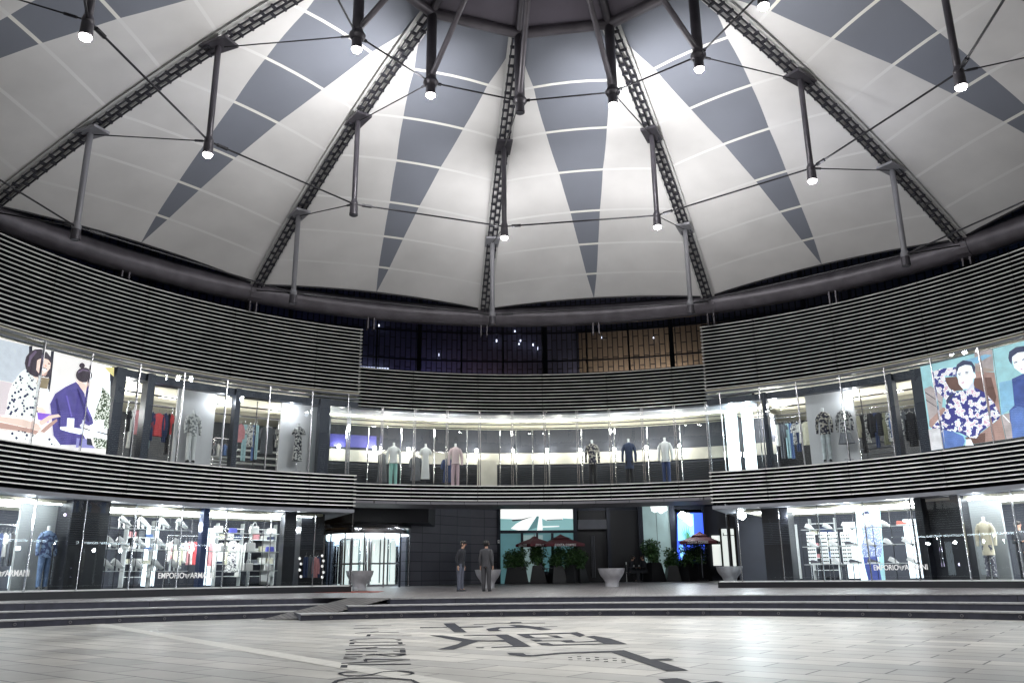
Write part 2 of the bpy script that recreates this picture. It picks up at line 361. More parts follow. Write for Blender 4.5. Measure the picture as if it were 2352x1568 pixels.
for k in range(-6, 6):
    lit = k != -1
    hang_lamp(MBt[k], lit, ('glowing' if lit else 'unlit') + ' lamp can on the middle cable hoop ' + W_[k], PW * {-3: .08, 3: .12, -2: .3, 2: .5, -1: 1.7, 0: 1.6, 1: 1.6}.get(k, 0), {-2: 250, 0: 800, 1: 850, 2: 450, 3: 150, -3: 60}.get(k, 0), (1, .99, .975) if abs(k) < 2 else (.86, .89, 1), T(k, 10.6, 12.9))
    lit = k != 0
    hang_lamp(IB[k], lit, ('glowing' if lit else 'unlit') + ' lamp can under the inner hub post ' + W_[k], PW * 3.5 * {0: 1, 1: 1, 2: .42, 3: .12}.get(abs(k), 0), {-2: 350, -1: 700, 1: 850, 2: 600, 3: 150}.get(k, 0), aim=T(k, 8.6, 14.2))
    if k in (-2, -1, 0, 1, 2): hang_lamp(OB[k], False, 'unlit lamp can on the outer hoop by the ring pipe ' + W_[k], 0)
# ================================================================ ground, steps, pavement
M_pave = brickmat('plaza_paving', (.47, .455, .42), (.31, .305, .295), (.06, .06, .06), 1.3, .5, .44, radians(38), mort=.013, noise=.45, spec=.35)
M_deck = brickmat('terrace_paving', (.30, .28, .28), (.18, .17, .18), (.03, .03, .035), .30, .15, .4, radians(8), mort=.008, noise=.4)
mb = MB(); mb.face([pos(-i * pi / 32, 90, 0, (0, 10)) for i in range(64)][::-1]); mb.v = [tuple(v) for v in mb.v]
fl = mb.build('plaza_floor', M_pave); tag(fl, kind='structure')
if fl.data.polygons[0].normal.z < 0: fl.data.flip_normals()
mb = MB(); p0, p1 = onz(219, 1431.5), onz(735, 1519.5); d = (p1 - p0).normalized(); n_ = Vector((-d.y, d.x, 0)) * .16
q0 = p0 - d * 1.0; q1 = p1 + d * 9
mb.face([q0 - n_ + Vector((0, 0, .004)), q1 - n_ + Vector((0, 0, .004)), q1 + n_ + Vector((0, 0, .004)), q0 + n_ + Vector((0, 0, .004))])
tag(mb.build('paving_band', mat('pale_stone_band', (.55, .54, .50), .5, noise=.2)), kind='structure')
# raised pavement: a sheet from the top step back to the shops
EC, ER = (.3, 7.3), 15.2; LC, LR = (.3, 8.0), 16.5
def edge_flight(c, r, a0, a1, n=40): return [pos(a0 + (a1 - a0) * i / n, r, 0, c) for i in range(n + 1)]
RAMP_X = -3.2
def top_edge(X):
    if X < -5.9: c, r = LC, LR + 1.5
    elif X > -2.2: c, r = EC, ER + 1.5
    else:
        f = (X + 5.9) / 3.7; ya = LC[1] + sqrt((LR + 1.5)**2 - (-5.9 - .3)**2); yb = EC[1] + sqrt((ER + 1.5)**2 - (-2.2 - .3)**2); return ya + (yb - ya) * f
    q = r * r - (X - c[0])**2
    return c[1] + (sqrt(q) if q > 0 else 0)
mb = MB(); Xs = [-17.9 + 35 * i / 70 for i in range(71)]
for X in Xs:
    ye = top_edge(X)
    for j in range(13): Y = ye + (54 - ye) * (j / 12) ** 1.5; mb.v.append((X, Y, pz(X, Y)))
for i in range(70):
    for j in range(12): b = i * 13 + j; mb.f.append([b, b + 13, b + 14, b + 1]); mb.m.append(0)
tag(mb.build('pavement', M_deck, smooth=True), kind='structure')
# two flights of three curved steps
def flight(c, r, xa, xb, name, stag):
    mb = MB()
    for s_ in range(3):
        rr = r + s_ * .75; xx = (xa, xb) if not stag else (xa + s_ * .95, xb); a0 = math.asin((xx[0] - c[0]) / rr); a1 = math.asin((xx[1] - c[0]) / rr)
        n = 48
        for i in range(n):
            b0, b1 = a0 + (a1 - a0) * i / n, a0 + (a1 - a0) * (i + 1) / n; P0, P1 = pos(b0, rr, 0, c), pos(b1, rr, 0, c)
            h0, h1 = [.15 * (s_ + 1) * (1 + .0009 * p.x * p.x * (1 if s_ == 2 else .7)) for p in (P0, P1)]
            if s_ == 2: h0, h1 = pz(P0.x, P0.y) + .003, pz(P1.x, P1.y) + .003
            g0, g1 = h0 - .028, h1 - .028; z3 = lambda p, z: (p.x, p.y, z)
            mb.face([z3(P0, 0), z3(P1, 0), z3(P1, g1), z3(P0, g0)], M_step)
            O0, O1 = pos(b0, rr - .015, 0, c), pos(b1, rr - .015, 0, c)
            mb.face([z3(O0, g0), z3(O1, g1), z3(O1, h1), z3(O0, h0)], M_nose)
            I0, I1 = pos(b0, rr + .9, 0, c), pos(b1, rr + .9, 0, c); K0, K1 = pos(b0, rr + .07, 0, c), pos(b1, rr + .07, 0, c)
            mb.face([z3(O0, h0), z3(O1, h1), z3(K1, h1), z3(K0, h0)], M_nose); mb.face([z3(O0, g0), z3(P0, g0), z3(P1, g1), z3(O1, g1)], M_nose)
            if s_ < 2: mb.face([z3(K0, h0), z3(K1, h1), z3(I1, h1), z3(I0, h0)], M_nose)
            if i == 0 and stag:
                W = pos(b0, rr + 1.6, 0, c); mb.face([z3(P0, 0), z3(P0, h0), z3(W, h0), z3(W, 0)], M_step)
            if i % 8 == 4:   # stone joints
                T0 = pos(b0, rr - .003, 0, c); T1 = pos(b0 + .0009, rr - .003, 0, c); mb.face([z3(T0, .01), z3(T1, .01), z3(T1, g0), z3(T0, g0)], M_black)
    o = mb.build(name, None); return tag(o, kind='structure')
flight(LC, LR, -16.2, -3.0, 'steps', False)
flight(EC, ER, -5.3, 14.8, 'steps', True)
# ramp between the flights
mb = MB()
Cc, D = Vector((-3.35, 23.75, .462)), Vector((-4.7, top_edge(-4.7) + .1, .468))
A = Vector((-6.5, 22.0, .005)); B = Vector((-5.15, 21.75, .03))
for i in range(8):
    f0, f1 = i / 8, (i + 1) / 8; mb.face([A.lerp(D, f0), B.lerp(Cc, f0), B.lerp(Cc, f1), A.lerp(D, f1)])
tag(mb.build('ramp', brickmat('dark_boards', (.12, .11, .11), (.08, .075, .08), (.02, .02, .02), 3, .12, .6, radians(60), mort=.012)), kind='structure')
# round step lights set in the lowest riser
def steplight(c, r, X, lab):
    a = math.asin((X - c[0]) / r); p = pos(a, r - .002, .07, c); mb = MB()
    mb.rings([[(.035 * cos(q * pi / 6), y, .035 * sin(q * pi / 6)) for q in range(12)] for y in (0, -.012)])
    o = mb.build('step_light', M_sl, loc=p, rz=-a); mb = MB(); mb.rings([[(.02 * cos(q * pi / 6), y, .02 * sin(q * pi / 6)) for q in range(12)] for y in (-.012, -.018)]); mb.build('lens', M_glassy, o)
    return tag(o, lab, 'step light', 'round lights along the lowest step')
M_sl = mat('step_light_rim', (.25, .25, .28), .3, .8)
for i in range(20): steplight(EC, ER, -4.6 + i * .85, 'small round light in the lowest right-hand step riser, %s from the ramp' % (ORD[i] if i < 18 else ['nineteenth', 'twentieth'][i - 18]))
for i in range(8): steplight(LC, LR, -12.2 + i * .85, 'small round light in the lowest left-hand step riser, %s from the left' % ORD[i])
# dark stone letters inlaid in the floor
M_ink = mat('dark_stone_inlay', (.022, .024, .034), .75, spec=.15, noise=.35, nscale=4)
def inlay(polys, ox, oy, s, name, label):
    root = None; allp = [[onz((ox + x / s) * .91875, (oy + y / s) * .91875, .005) for x, y in P] for P in polys]
    mb = MB(); c = allp[0][0]
    for P in allp:
        area = sum(P[i].x * P[(i + 1) % len(P)].y - P[(i + 1) % len(P)].x * P[i].y for i in range(len(P)))
        mb.face([(p.x, p.y, p.z) for p in (P if area > 0 else P[::-1])])
    return tag(mb.build(name, M_ink), label, 'floor lettering')
inlay([[(345, 160), (510, 155), (590, 215), (690, 290), (505, 290), (440, 235), (400, 215)], [(0, 215), (400, 213), (400, 222), (0, 229)], [(560, 207), (930, 200), (935, 212), (580, 222)],
       [(780, 170), (1340, 152), (1320, 138), (1480, 138), (1510, 152), (1840, 148), (1840, 156), (1400, 158), (790, 176)], [(970, 240), (1150, 212), (1420, 210), (1290, 180), (1460, 180), (1720, 208), (2020, 200), (2020, 205), (1760, 214), (1950, 250), (1770, 257), (1560, 222), (1180, 225), (1150, 250), (1210, 270), (1010, 274)]],
      1050, 1530, 5.88, 'inlaid_letter', 'dark angular letter inlaid farthest back in the pale floor')
inlay([[(135, 333), (330, 335), (560, 365), (780, 402), (1040, 412), (1240, 398), (1110, 335), (640, 340), (640, 332), (1130, 322), (1280, 320), (1420, 380), (1630, 498), (1370, 503), (1050, 516), (1050, 505), (1370, 490), (1260, 425), (860, 420), (500, 540), (260, 540), (560, 460), (620, 425), (250, 355)], [(820, 508), (950, 508), (920, 520), (830, 518)]],
      1050, 1530, 5.88, 'inlaid_letter', 'dark branching letter inlaid left of the boxy one, above the long curved stroke')
inlay([[(1415, 315), (2200, 292), (2310, 285), (2430, 330), (2350, 360), (2210, 308), (1600, 325), (1690, 368), (2010, 366), (1870, 335), (2010, 335), (2110, 368), (1690, 378), (1560, 372)],
       [(1610, 393), (1760, 395), (1800, 410), (2090, 408), (2110, 405), (2230, 403), (2290, 430), (2352, 425), (2600, 408), (2560, 385), (2430, 352), (2560, 340), (2800, 380), (3050, 462), (2700, 464), (1930, 485), (1790, 478), (1710, 447), (1880, 443), (1960, 468), (2352, 460), (2700, 452), (2620, 425), (2352, 436), (2150, 440), (2060, 418), (1780, 420), (1700, 425)]],
      1050, 1530, 5.88, 'inlaid_letter', 'dark boxy letter of nested bars inlaid behind the long curved stroke')
inlay([[(-840, 610), (-850, 600), (-600, 596), (-560, 622), (-300, 625), (0, 527), (750, 500), (940, 492), (1330, 625), (1600, 612), (1680, 638), (1430, 645), (1890, 790), (1570, 800), (750, 520), (0, 545), (-500, 560), (-700, 640), (-800, 632)]],
      1400, 1540, 5.88, 'inlaid_letter', 'x') if False else None
inlay([[(-782, 530), (-540, 535), (-500, 560), (-400, 563), (0, 527), (750, 502), (940, 492), (1330, 625), (1600, 612), (1680, 638), (1430, 645), (1890, 790), (1570, 800), (750, 522), (0, 546), (-360, 582), (-560, 582), (-740, 560)]],
      1400, 1540, 5.88, 'inlaid_letter', 'long dark hooked stroke inlaid across the middle of the pale floor')
inlay([[(1440, 915), (1720, 902), (1880, 940), (1960, 985), (2300, 950), (2500, 990), (2480, 1060), (1700, 1060)]], 1400, 1540, 5.88, 'inlaid_letter', 'dark stroke inlaid at the bottom edge of the view, nearest letter')
def stroke(P, wd):       # widened polyline -> list of quads
    out = []
    for i in range(len(P) - 1):
        (x0, y0), (x1, y1) = P[i], P[i + 1]; w0 = wd[i] if isinstance(wd, list) else wd; w1 = wd[i + 1] if isinstance(wd, list) else wd
        dx, dy = x1 - x0, y1 - y0; L = hypot(dx, dy * 5); nx, ny = -dy * 5 / L, dx / L
        out.append([(x0 - nx * w0 * 2.2, y0 - ny * w0), (x1 - nx * w1 * 2.2, y1 - ny * w1), (x1 + nx * w1 * 2.2, y1 + ny * w1), (x0 + nx * w0 * 2.2, y0 + ny * w0)])
    return out
T1 = [stroke([(1100, 900), (1150, 830), (1080, 790), (900, 775), (600, 765), (330, 770), (200, 800), (150, 840), (120, 900)], [14, 13, 9, 6, 6, 6, 12, 14, 12]),
      stroke([(440, 695), (300, 695), (220, 715), (290, 738), (480, 742), (620, 725), (740, 695), (900, 686), (1050, 695), (1100, 712), (1050, 730), (945, 735)], [2, 5, 9, 5, 5, 8, 5, 5, 10, 10, 6, 2]),
      [[(235, 647), (250, 615), (325, 615), (320, 647)]] + stroke([(325, 612), (1070, 604)], 5) + stroke([(250, 597), (600, 577), (1060, 556)], [5, 5, 1]) + stroke([(1060, 552), (620, 547), (530, 550), (540, 575)], [2, 5, 10, 8]),
      stroke([(275, 539), (430, 543)], 4) + stroke([(280, 523), (500, 515)], 4) + stroke([(295, 490), (500, 488)], 4) + stroke([(535, 498), (650, 490), (860, 512), (960, 500), (1005, 488), (860, 485), (690, 486)], [5, 9, 3, 8, 10, 4, 3]),
      stroke([(305, 458), (675, 456)], 3) + stroke([(860, 452), (940, 452)], 3) + [[(940, 438), (1005, 436), (1010, 468), (940, 468)]] + stroke([(300, 434), (675, 405)], 4) + stroke([(540, 425), (1000, 424)], 3) + stroke([(340, 386), (600, 384), (1005, 378)], 3),
      [[(340, 370), (360, 350), (412, 350), (400, 368)], [(908, 348), (968, 348), (972, 368), (925, 370)]] + stroke([(412, 350), (908, 348)], 2) + stroke([(430, 335), (350, 327), (420, 312), (600, 305), (850, 308), (955, 320), (900, 335)], [2, 4, 2, 2, 2, 4, 2]),
      [[(540, 278), (560, 255), (600, 255), (590, 278)]] + stroke([(590, 258), (1080, 265)], 1.5) + stroke([(410, 242), (690, 222)], 2) + stroke([(590, 232), (930, 232)], 1.5) + stroke([(395, 187), (680, 180)], 2) + stroke([(410, 155), (840, 150)], 1.5)]
for i, P in enumerate(T1):
    inlay(P, 800, 1530, 4.704, 'inlaid_letter', '%s letter of the dark inlaid column left of centre' % ['round nearest', 'S shaped second nearest', 'block footed third nearest', 'slanted fourth nearest', 'thin barred fifth nearest', 'wide rounded sixth nearest', 'faint farthest'][i])

mb = MB()
for i in range(7):
    for j in range(2):
        p = onz((1400 + (150 + i * 130 + j * 5) / 5.88) * .91875, (1540 + (600 + i * 6 + j * 32 - (20 if i % 2 else 0)) / 5.88) * .91875, .004); mb.box(p, (.05, .05, .004))
tag(mb.build('drain_grate', M_black), 'paving slab pierced with two rows of small dark drain holes', 'drain')
# ================================================================ the round shopping building
def az(p, R): return cyl(p[0], p[1], R)[0]
def aavg(z, x, R, y): return az(z(x, y), R)
aL = cyl(903 * .91875, 900 * .91875, RW)[0]; aR = cyl(1757 * .91875, 900 * .91875, RW)[0]
aLl = cyl(889 * .91875, 1225 * .91875, RL)[0]; aRl = cyl(1777 * .91875, 1225 * .91875, RL)[0]
ZU0, ZU1 = 7.97, 10.5; ZL0_, ZL1_ = 3.55, 4.64
seU = [cyl(x * .91875, y * .91875, RW)[0] for x, y in ((133, 740), (363, 820), (583, 860), (791, 890))]
seUR = [cyl(x * .91875, y * .91875, RW)[0] for x, y in ((1888, 880), (2084, 845), (2306, 800), (2541, 735))]
seL = [cyl(x * .91875, y * .91875, RL)[0] for x, y in ((72, 1160), (321, 1186), (553, 1209), (773, 1222))]
seLR = [cyl(x * .91875, y * .91875, RL)[0] for x, y in ((1917, 1210), (2123, 1194), (2360, 1168))]
def louvres(parent, name, a0, a1, R, zs, seams_, h=.05, back=True, ends=(), zt=None, zb=None, dep=.035):
    mb = MB(); cuts = sorted([a0, a1] + [s for s in seams_ if min(a0, a1) < s < max(a0, a1)]); lo, hi = cuts[0], cuts[-1]
    for z in zs:
        for i in range(len(cuts) - 1):
            mb.arc(cuts[i] + (.0006 if i else 0), cuts[i + 1] - (.0006 if i < len(cuts) - 2 else 0), R, R + dep, z - h / 2, z + h / 2, M_slat)
        for e in ends:
            q = pos(e, R + .5, z); mb.box(q, (.05, 1.0, h), M_slat, a=-e)
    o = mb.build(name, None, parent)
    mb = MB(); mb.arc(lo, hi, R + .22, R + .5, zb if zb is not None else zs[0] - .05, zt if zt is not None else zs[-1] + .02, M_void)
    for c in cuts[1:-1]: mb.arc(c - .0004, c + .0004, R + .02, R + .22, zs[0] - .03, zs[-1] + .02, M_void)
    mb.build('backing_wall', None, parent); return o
uz = [ZU0 + (ZU1 - ZU0) * i / 18 for i in range(19)]; lz = [ZL0_ + (ZL1_ - ZL0_) * i / 8 for i in range(9)]
A_END = radians(118)
RG2, RG1 = 15.95, 15.75      # shop glass radii, upper and ground floor
def ext(seq, d):             # continue the panel rhythm out of view
    st = abs(seq[1] - seq[0]); out = list(seq)
    while abs(out[-1 if d > 0 else 0]) < A_END: out = out + [out[-1] + st] if d > 0 else [out[0] - st] + out
    return out
wings = {}
for side in ('left', 'right'):
    L_ = side == 'left'; e1 = aL if L_ else aR; e1l = aLl if L_ else aRl; e0 = -A_END if L_ else A_END
    wg = thing('shopping_wing', (0, 0, 0), '%s curved two storey shop wing clad in pale horizontal louvres over lit show windows' % side, 'shop building'); wings[side] = wg
    su = ext(seU, -1) if L_ else ext(seUR, 1); sl = ext(seL, -1) if L_ else ext(seLR, 1)
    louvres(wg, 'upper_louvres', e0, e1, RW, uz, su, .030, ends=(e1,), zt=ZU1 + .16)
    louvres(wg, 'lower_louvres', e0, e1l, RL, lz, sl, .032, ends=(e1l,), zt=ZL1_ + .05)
    s_ = -1 if L_ else 1
    # eaves fascia rails under the upper band
    for r, z, m_ in ((RW - .02, 7.83, M_grey), (RW + .06, 7.68, M_grey)):
        mb = MB(); mb.arc(e0, e1, r, r + .12, z - .03, z + .03, m_); mb.build('fascia_rail', None, wg)
    mb = MB(); mb.arc(e0, e1 - s_ * -.0, RW + .1, 25, 7.84, 7.95, M_cream); mb.build('upper_ceiling', None, wg)
    mb = MB(); mb.arc(e0, e1, RW + .18, RW + .5, 7.36, 7.60, M_blue); mb.build('window_head', None, wg)
    mb = MB(); mb.arc(e0, e1l, RL + .3, 25, 4.40, 4.60, M_floorin); mb.build('upper_floor', None, wg)
    mb = MB(); mb.arc(e0, e1l, RL + .05, 20.5, 3.30, 3.42, M_grey); mb.build('soffit', None, wg)
    mb = MB(); mb.arc(e0, e1l, 15.45, 21, -.2, .72, M_black); mb.build('plinth', None, wg)
    # back walls
    mb = MB(); mb.arc(e0, e1 - s_ * -.03, 24.6, 24.9, 4.6, 7.9, M_dark); mb.build('upper_back_wall', None, wg)
    mb = MB(); mb.arc(e0, e1l, 20.2, 20.5, .4, 3.3, M_dark2); mb.build('ground_back_wall', None, wg)
    mb = MB(); mb.arc(e1 - s_ * -.035, e1 - s_ * -.03, 18.5, 24.6, 4.6, 7.85, M_dark); mb.build('end_wall', None, wg)
    # glazing
    g = MB(); g.sheet(e0, e1 + s_ * -.0, RG2, 4.6, 7.75); g.build('upper_glass', M_glass, wg)
    g = MB(); g.sheet(e0, e1l + s_ * .004, RG1, .72, 3.35); g.build('ground_glass', M_glass, wg)
    mb = MB(); mb.arc(e0, e1l, RG1 - .03, RG1 + .5, .70, .76, M_white); mb.build('window_sill', None, wg)
    # slim glass fins
    xs = [(-110, 640), (220, 640), (540, 700), (865, 740), (1165, 760), (1452, 780), (1740, 800), (2023, 820), (2262, 820)] if L_ else [(197, 900), (487, 880), (757, 850), (1075, 800), (1400, 750), (1742, 700), (2098, 650)]
    aa = [az((ZL2 if L_ else ZR2)(*q), RG2) for q in xs]; st = abs(aa[1] - aa[0]); q = aa[0] if L_ else aa[-1]
    while abs(q) < A_END: q += s_ * st; aa.append(q)
    for a in aa:
        mb = MB(); mb.arc(a - .0009, a + .0009, RG2 - .10, RG2 - .005, 4.62, 7.74, M_chrome); mb.build('glass_fin', None, wg)
    ga = sorted(aa, key=abs)
    for a in ga:
        if abs(a) > abs(e1l): mb = MB(); mb.arc(a + .02 - .0007, a + .02 + .0007, RG1 - .08, RG1 - .005, .74, 3.3, M_chrome); mb.build('glass_fin', None, wg)
# dark pillars and frames: (zoom, x0, x1, y, floor)
def pillar(wg, z, x0, x1, y, R0_, R1_, z0, z1, m=M_blue, name='pillar'):
    a0, a1 = az(z(x0, y), R0_), az(z(x1, y), R0_); mb = MB(); mb.arc(a0, a1, R0_, R1_, z0, z1, m); return mb.build(name, None, wg)
WL, WR = wings['left'], wings['right']
for x0, x1, y in ((735, 800, 640), (945, 992, 660), (1528, 1560, 740), (2083, 2150, 800)): pillar(WL, ZL2, x0, x1, y, 16.25, 16.6, 4.6, 7.6)
for x0, x1, y in ((487, 518, 800), (1385, 1430, 700), (1570, 1680, 690)): pillar(WR, ZR2, x0, x1, y, 16.25, 16.6, 4.6, 7.6)
pillar(WL, ZL1, 440, 690, 450, 15.9, 16.6, .7, 3.35, M_black); pillar(WL, ZL1, 1312, 1350, 450, 16.0, 16.3, .7, 3.3, mat('blue_steel', (.03, .05, .13), .35, .3)); pillar(WL, ZL1, 1850, 1925, 450, 16.0, 16.5, .7, 3.3, M_black)
pillar(WL, ZL1, 1960, 2112, 450, 16.6, 17.2, .7, 3.3, M_black, 'louvred_pier')
pillar(WR, ZR1, 165, 385, 500, 16.2, 17.0, .7, 3.3, M_black, 'louvred_pier'); pillar(WR, ZR1, 1470, 1530, 500, 15.9, 16.5, .7, 3.35, M_black); pillar(WR, ZR1, 1780, 1850, 500, 15.9, 16.5, .7, 3.35, M_black)
# dark shop door on the right
a0, a1 = az(ZR1(1530, 500), 16.3), az(ZR1(1780, 500), 16.3); mb = MB(); mb.arc(a0, a1, 16.3, 16.36, .72, 3.3, M_black); dr = mb.build('door', None, WR)
for f in (.44, .52): mb = MB(); p = pos(a0 + (a1 - a0) * f, 16.22); mb.sweep([(p.x, p.y, 1.15), (p.x, p.y, 2.2)], .018, M_chrome, 6); mb.build('handle', None, dr)
# louvred strips on the dark piers
for wg, z, x0, x1, y, R_ in ((WL, ZL1, 1965, 2108, 450, 16.58), (WR, ZR1, 170, 380, 500, 16.18), (WL, ZL1, 445, 640, 300, 15.88)):
    a0, a1 = az(z(x0, y), R_), az(z(x1, y), R_); mb = MB()
    for i in range(13): mb.arc(a0, a1, R_ - .03, R_, 2.02 + i * .06, 2.045 + i * .06, M_dark2)
    mb.build('pier_louvres', None, wg)
# backdrop panels behind the mannequins
def panel(wg, z, x0, x1, y, R_, z0, z1, m=M_white, name='display_panel'): return pillar(wg, z, x0, x1, y, R_, R_ + .1, z0, z1, m, name)
M_pan = mat('satin_panel', (.62, .62, .64), .35, noise=.06, nscale=1)
panel(WL, ZL2, 1150, 1400, 700, 17.1, 4.62, 7.75, M_pan); panel(WL, ZL2, 1828, 2068, 800, 17.1, 4.62, 7.75, M_pan)
panel(WR, ZR2, 800, 1145, 800, 17.1, 4.62, 7.75, M_pan)
M_fros = mat('frosted_panel', (.38, .40, .41), .3, noise=.1, nscale=1)
panel(WL, ZL1, 110, 410, 400, 16.9, .74, 3.3, M_fros); panel(WR, ZR1, 1850, 2190, 450, 16.9, .74, 3.3, M_fros)
# ceiling services: black tracks, emissive light slots
M_track = M_black
for wg, s_ in ((WL, -1), (WR, 1)):
    e1 = aL if s_ < 0 else aR
    for R_ in (17.6, 19.3, 21.2): mb = MB(); mb.arc(e1 + s_ * .06, s_ * 1.7, R_, R_ + .07, 7.55, 7.6, M_track); mb.build('ceiling_track', None, wg)
    i = 0; a = e1 + s_ * .10
    while abs(a) < 1.6:
        for R_, ln in ((18.4, .035), (20.3, .03)):
            mb = MB(); mb.arc(a, a + s_ * ln, R_, R_ + .35, 7.80, 7.838, M_strip); mb.build('light_panel', None, wg)
        mb = MB(); p = pos(a, 17.62); mb.sweep([(p.x, p.y, 4.6), (p.x, p.y, 7.5)], .02, M_track, 6); mb.build('hanging_rod', None, wg)
        a += s_ * .11
    # ground floor light ceiling
    mb = MB(); mb.arc((aLl if s_ < 0 else aRl) + s_ * .06, s_ * 1.6, 16.25, 19.9, 3.20, 3.28, M_cream); mb.build('ground_ceiling', None, wg)
    for R_ in (16.45, 18.0): mb = MB(); mb.arc((aLl if s_ < 0 else aRl) + s_ * .08, s_ * 1.55, R_, R_ + .12, 3.165, 3.198, M_stripc); mb.build('light_strip', None, wg)
    for i in range(10):
        a = (aLl if s_ < 0 else aRl) + s_ * (.10 + .11 * i)
        mb = MB(); mb.arc(a, a + s_ * .022, 20.12, 20.18, .8, 2.9, M_lit if i % 3 else M_white); mb.build('lit_wall_panel', None, wg)
# track spotlights: black cans above the upper windows
M_can = M_black
can = thing('track_light', (0, 0, 0), 'x', 'spotlight')
mb = MB(); mb.sweep([(0, 0, 0), (0, 0, -.16)], .05, n=10); mb.build('can', M_can, can, True); mb = MB(); mb.sweep([(0, 0, -.161), (0, 0, -.17)], .04, n=10); mb.build('lens', M_lamp2, can, True)
cans = [(ZL2, x, y, 'left') for x, y in ((1045, 405), (1208, 440), (1335, 460), (1440, 478), (1615, 500), (1757, 520), (1885, 540), (1978, 553))] + [(ZR2, x, y, 'right') for x, y in ((597, 570), (715, 548), (868, 530), (1120, 495), (1317, 455))]
for i, (z, x, y, sd) in enumerate(cans):
    a = az(z(x, y), 16.75); k = i if i < 8 else i - 8
    lab = 'black ceiling spotlight over the %s wing upper windows, %s from the left' % (sd, ORD[k])
    if i == 0: can.location = pos(a, 16.75, 7.58); can['label'] = lab; can['group'] = 'spotlights over the upper windows'
    else: dup(can, pos(a, 16.75, 7.58), 0, lab)
# ================================================================ centre gallery between the wings
GC = thing('centre_gallery', (0, 0, 0), 'central curved glass gallery between the two louvred wings, above the cafe terrace', 'shop building')
cs = [cyl(x * .91875, y * .91875, RC)[0] for x, y in ((1033, 975), (1195, 980), (1356, 981), (1517, 976), (1681, 966))]
cd_ = [cyl(x * .91875, y * .91875, RD)[0] for x, y in ((1028, 1230), (1194.5, 1232), (1359.5, 1232), (1527, 1229), (1696.5, 1221))]
c0, c1 = aL - .10, aR + .10
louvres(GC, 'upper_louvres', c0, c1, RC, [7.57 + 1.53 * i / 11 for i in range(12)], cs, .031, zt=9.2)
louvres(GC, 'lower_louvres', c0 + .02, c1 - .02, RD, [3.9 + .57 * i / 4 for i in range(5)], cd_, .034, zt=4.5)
mb = MB(); mb.arc(c0, c1, RD + .02, RD + 2.2, 3.74, 3.84, brickmat('soffit_panels', (.16, .16, .18), (.13, .13, .15), (.03, .03, .035), 1.3, 4, .4, mort=.012)); mb.build('soffit', None, GC)
mb = MB(); mb.arc(c0, c1, RD + .3, 21, 4.28, 4.42, M_floorin); mb.build('gallery_floor', None, GC)
mb = MB(); mb.arc(c0, c1, RC + .1, 17.9, 7.42, 7.5, M_grey); mb.build('ceiling_margin', None, GC)
mb = MB(); mb.arc(c0, c1, 17.9, 20.4, 7.40, 7.48, M_cream); mb.build('gallery_ceiling', None, GC)
for R_ in (18.6, 19.6): mb = MB(); mb.arc(c0, c1, R_, R_ + .05, 7.30, 7.34, M_black); mb.build('ceiling_track', None, GC)
mb = MB(); mb.arc(c0, c1, 17.95, 18.02, 7.34, 7.39, M_strip); mb.build('light_strip', None, GC)
M_band = mat('pale_gallery_wall', (.60, .58, .52), .5, noise=.25, nscale=1)
mb = MB(); mb.arc(c0, c1, 20.4, 20.7, 4.4, 7.5, M_dark2); mb.build('back_wall', None, GC)
mb = MB(); mb.arc(c0, c1, 20.3, 20.39, 5.82, 6.32, M_band); mb.build('pale_band', None, GC)
mb = MB()
for i in range(14): mb.arc(c0, c1, 20.3, 20.38, 4.5 + i * .09, 4.54 + i * .09, M_dark)
mb.build('shutter', None, GC)
a0, a1 = az(ZC2(-760, 800), 20.25), az(ZC2(330, 800), 20.25); mb = MB(); mb.arc(c0, aavg(ZC2, 330, 20.25, 760), 20.2, 20.29, 6.42, 6.95, mat('violet_panel', (.06, .06, .28), .4, emis=.3)); mb.build('violet_panel', None, GC)
a0, a1 = az(ZC2(925, 930), 19.5), az(ZC2(1040, 930), 19.5); mb = MB(); mb.arc(a0, a1, 19.4, 19.6, 4.42, 5.9, M_band); mb.build('column', None, GC)
for x in (935, 1190, 1283, 1536): pass
g = MB(); g.sheet(c0, c1, RC - .05, 4.45, 7.52); g.build('gallery_glass', M_glass, GC)
fx = [165 + 193 * i for i in range(12)]
for i, x in enumerate(fx):
    y = 770 - 60 * ((x - 1180) / 1100)**2; a = az(ZC2(x, y + 20), RC)
    for da in (-.0022, .0018):
        mb = MB(); mb.arc(a + da - .0008, a + da + .0008, RC - .18, RC - .06, 4.45, 7.5, M_chrome); mb.build('glass_fin', None, GC)
    a2 = az(ZC2(x + 120 if x < 1300 else x - 170, y), 18.2)
    mb = MB(); p = pos(a2, 18.2); mb.sweep([(p.x, p.y, 4.42), (p.x, p.y, 7.0)], .03, M_chrome, 6); mb.build('glass_support', None, GC)
# wall lamps on the gallery back wall
wl = thing('wall_lamp', (0, 0, 0), 'x', 'wall lamp'); mb = MB(); mb.loft([(0, 0, -.06, .03, .03), (0, 0, 0, .07, .07), (0, 0, .05, .06, .06), (0, 0, .08, .02, .02)]); mb.build('bulb', M_lamp, wl, True); mb = MB(); mb.box((0, .06, 0), (.1, .08, .1)); mb.build('bracket', M_black, wl)
for i, x in enumerate((110, 320, 520, 920, 1135, 1335, 1530, 1730, 1918, 2115)):
    a = az(ZC2(x, 797 if x > 300 else 790), 20.1); lab = 'round glowing lamp on the gallery back wall, %s from the left' % ORD[i]
    q = pos(a, 20.1, 6.40)
    if i == 0: wl.location = q; wl.rotation_euler[2] = -a; wl['label'] = lab; wl['group'] = 'lamps along the gallery back wall'
    else: dup(wl, q, -a, lab)
    li = bpy.data.lights.new('wall_light', 'POINT'); li.energy = 14; li.color = (1, .97, .85); li.shadow_soft_size = .07
    o = bpy.data.objects.new('wall_light', li); COL.objects.link(o); o.location = pos(a, 19.85, 6.25)
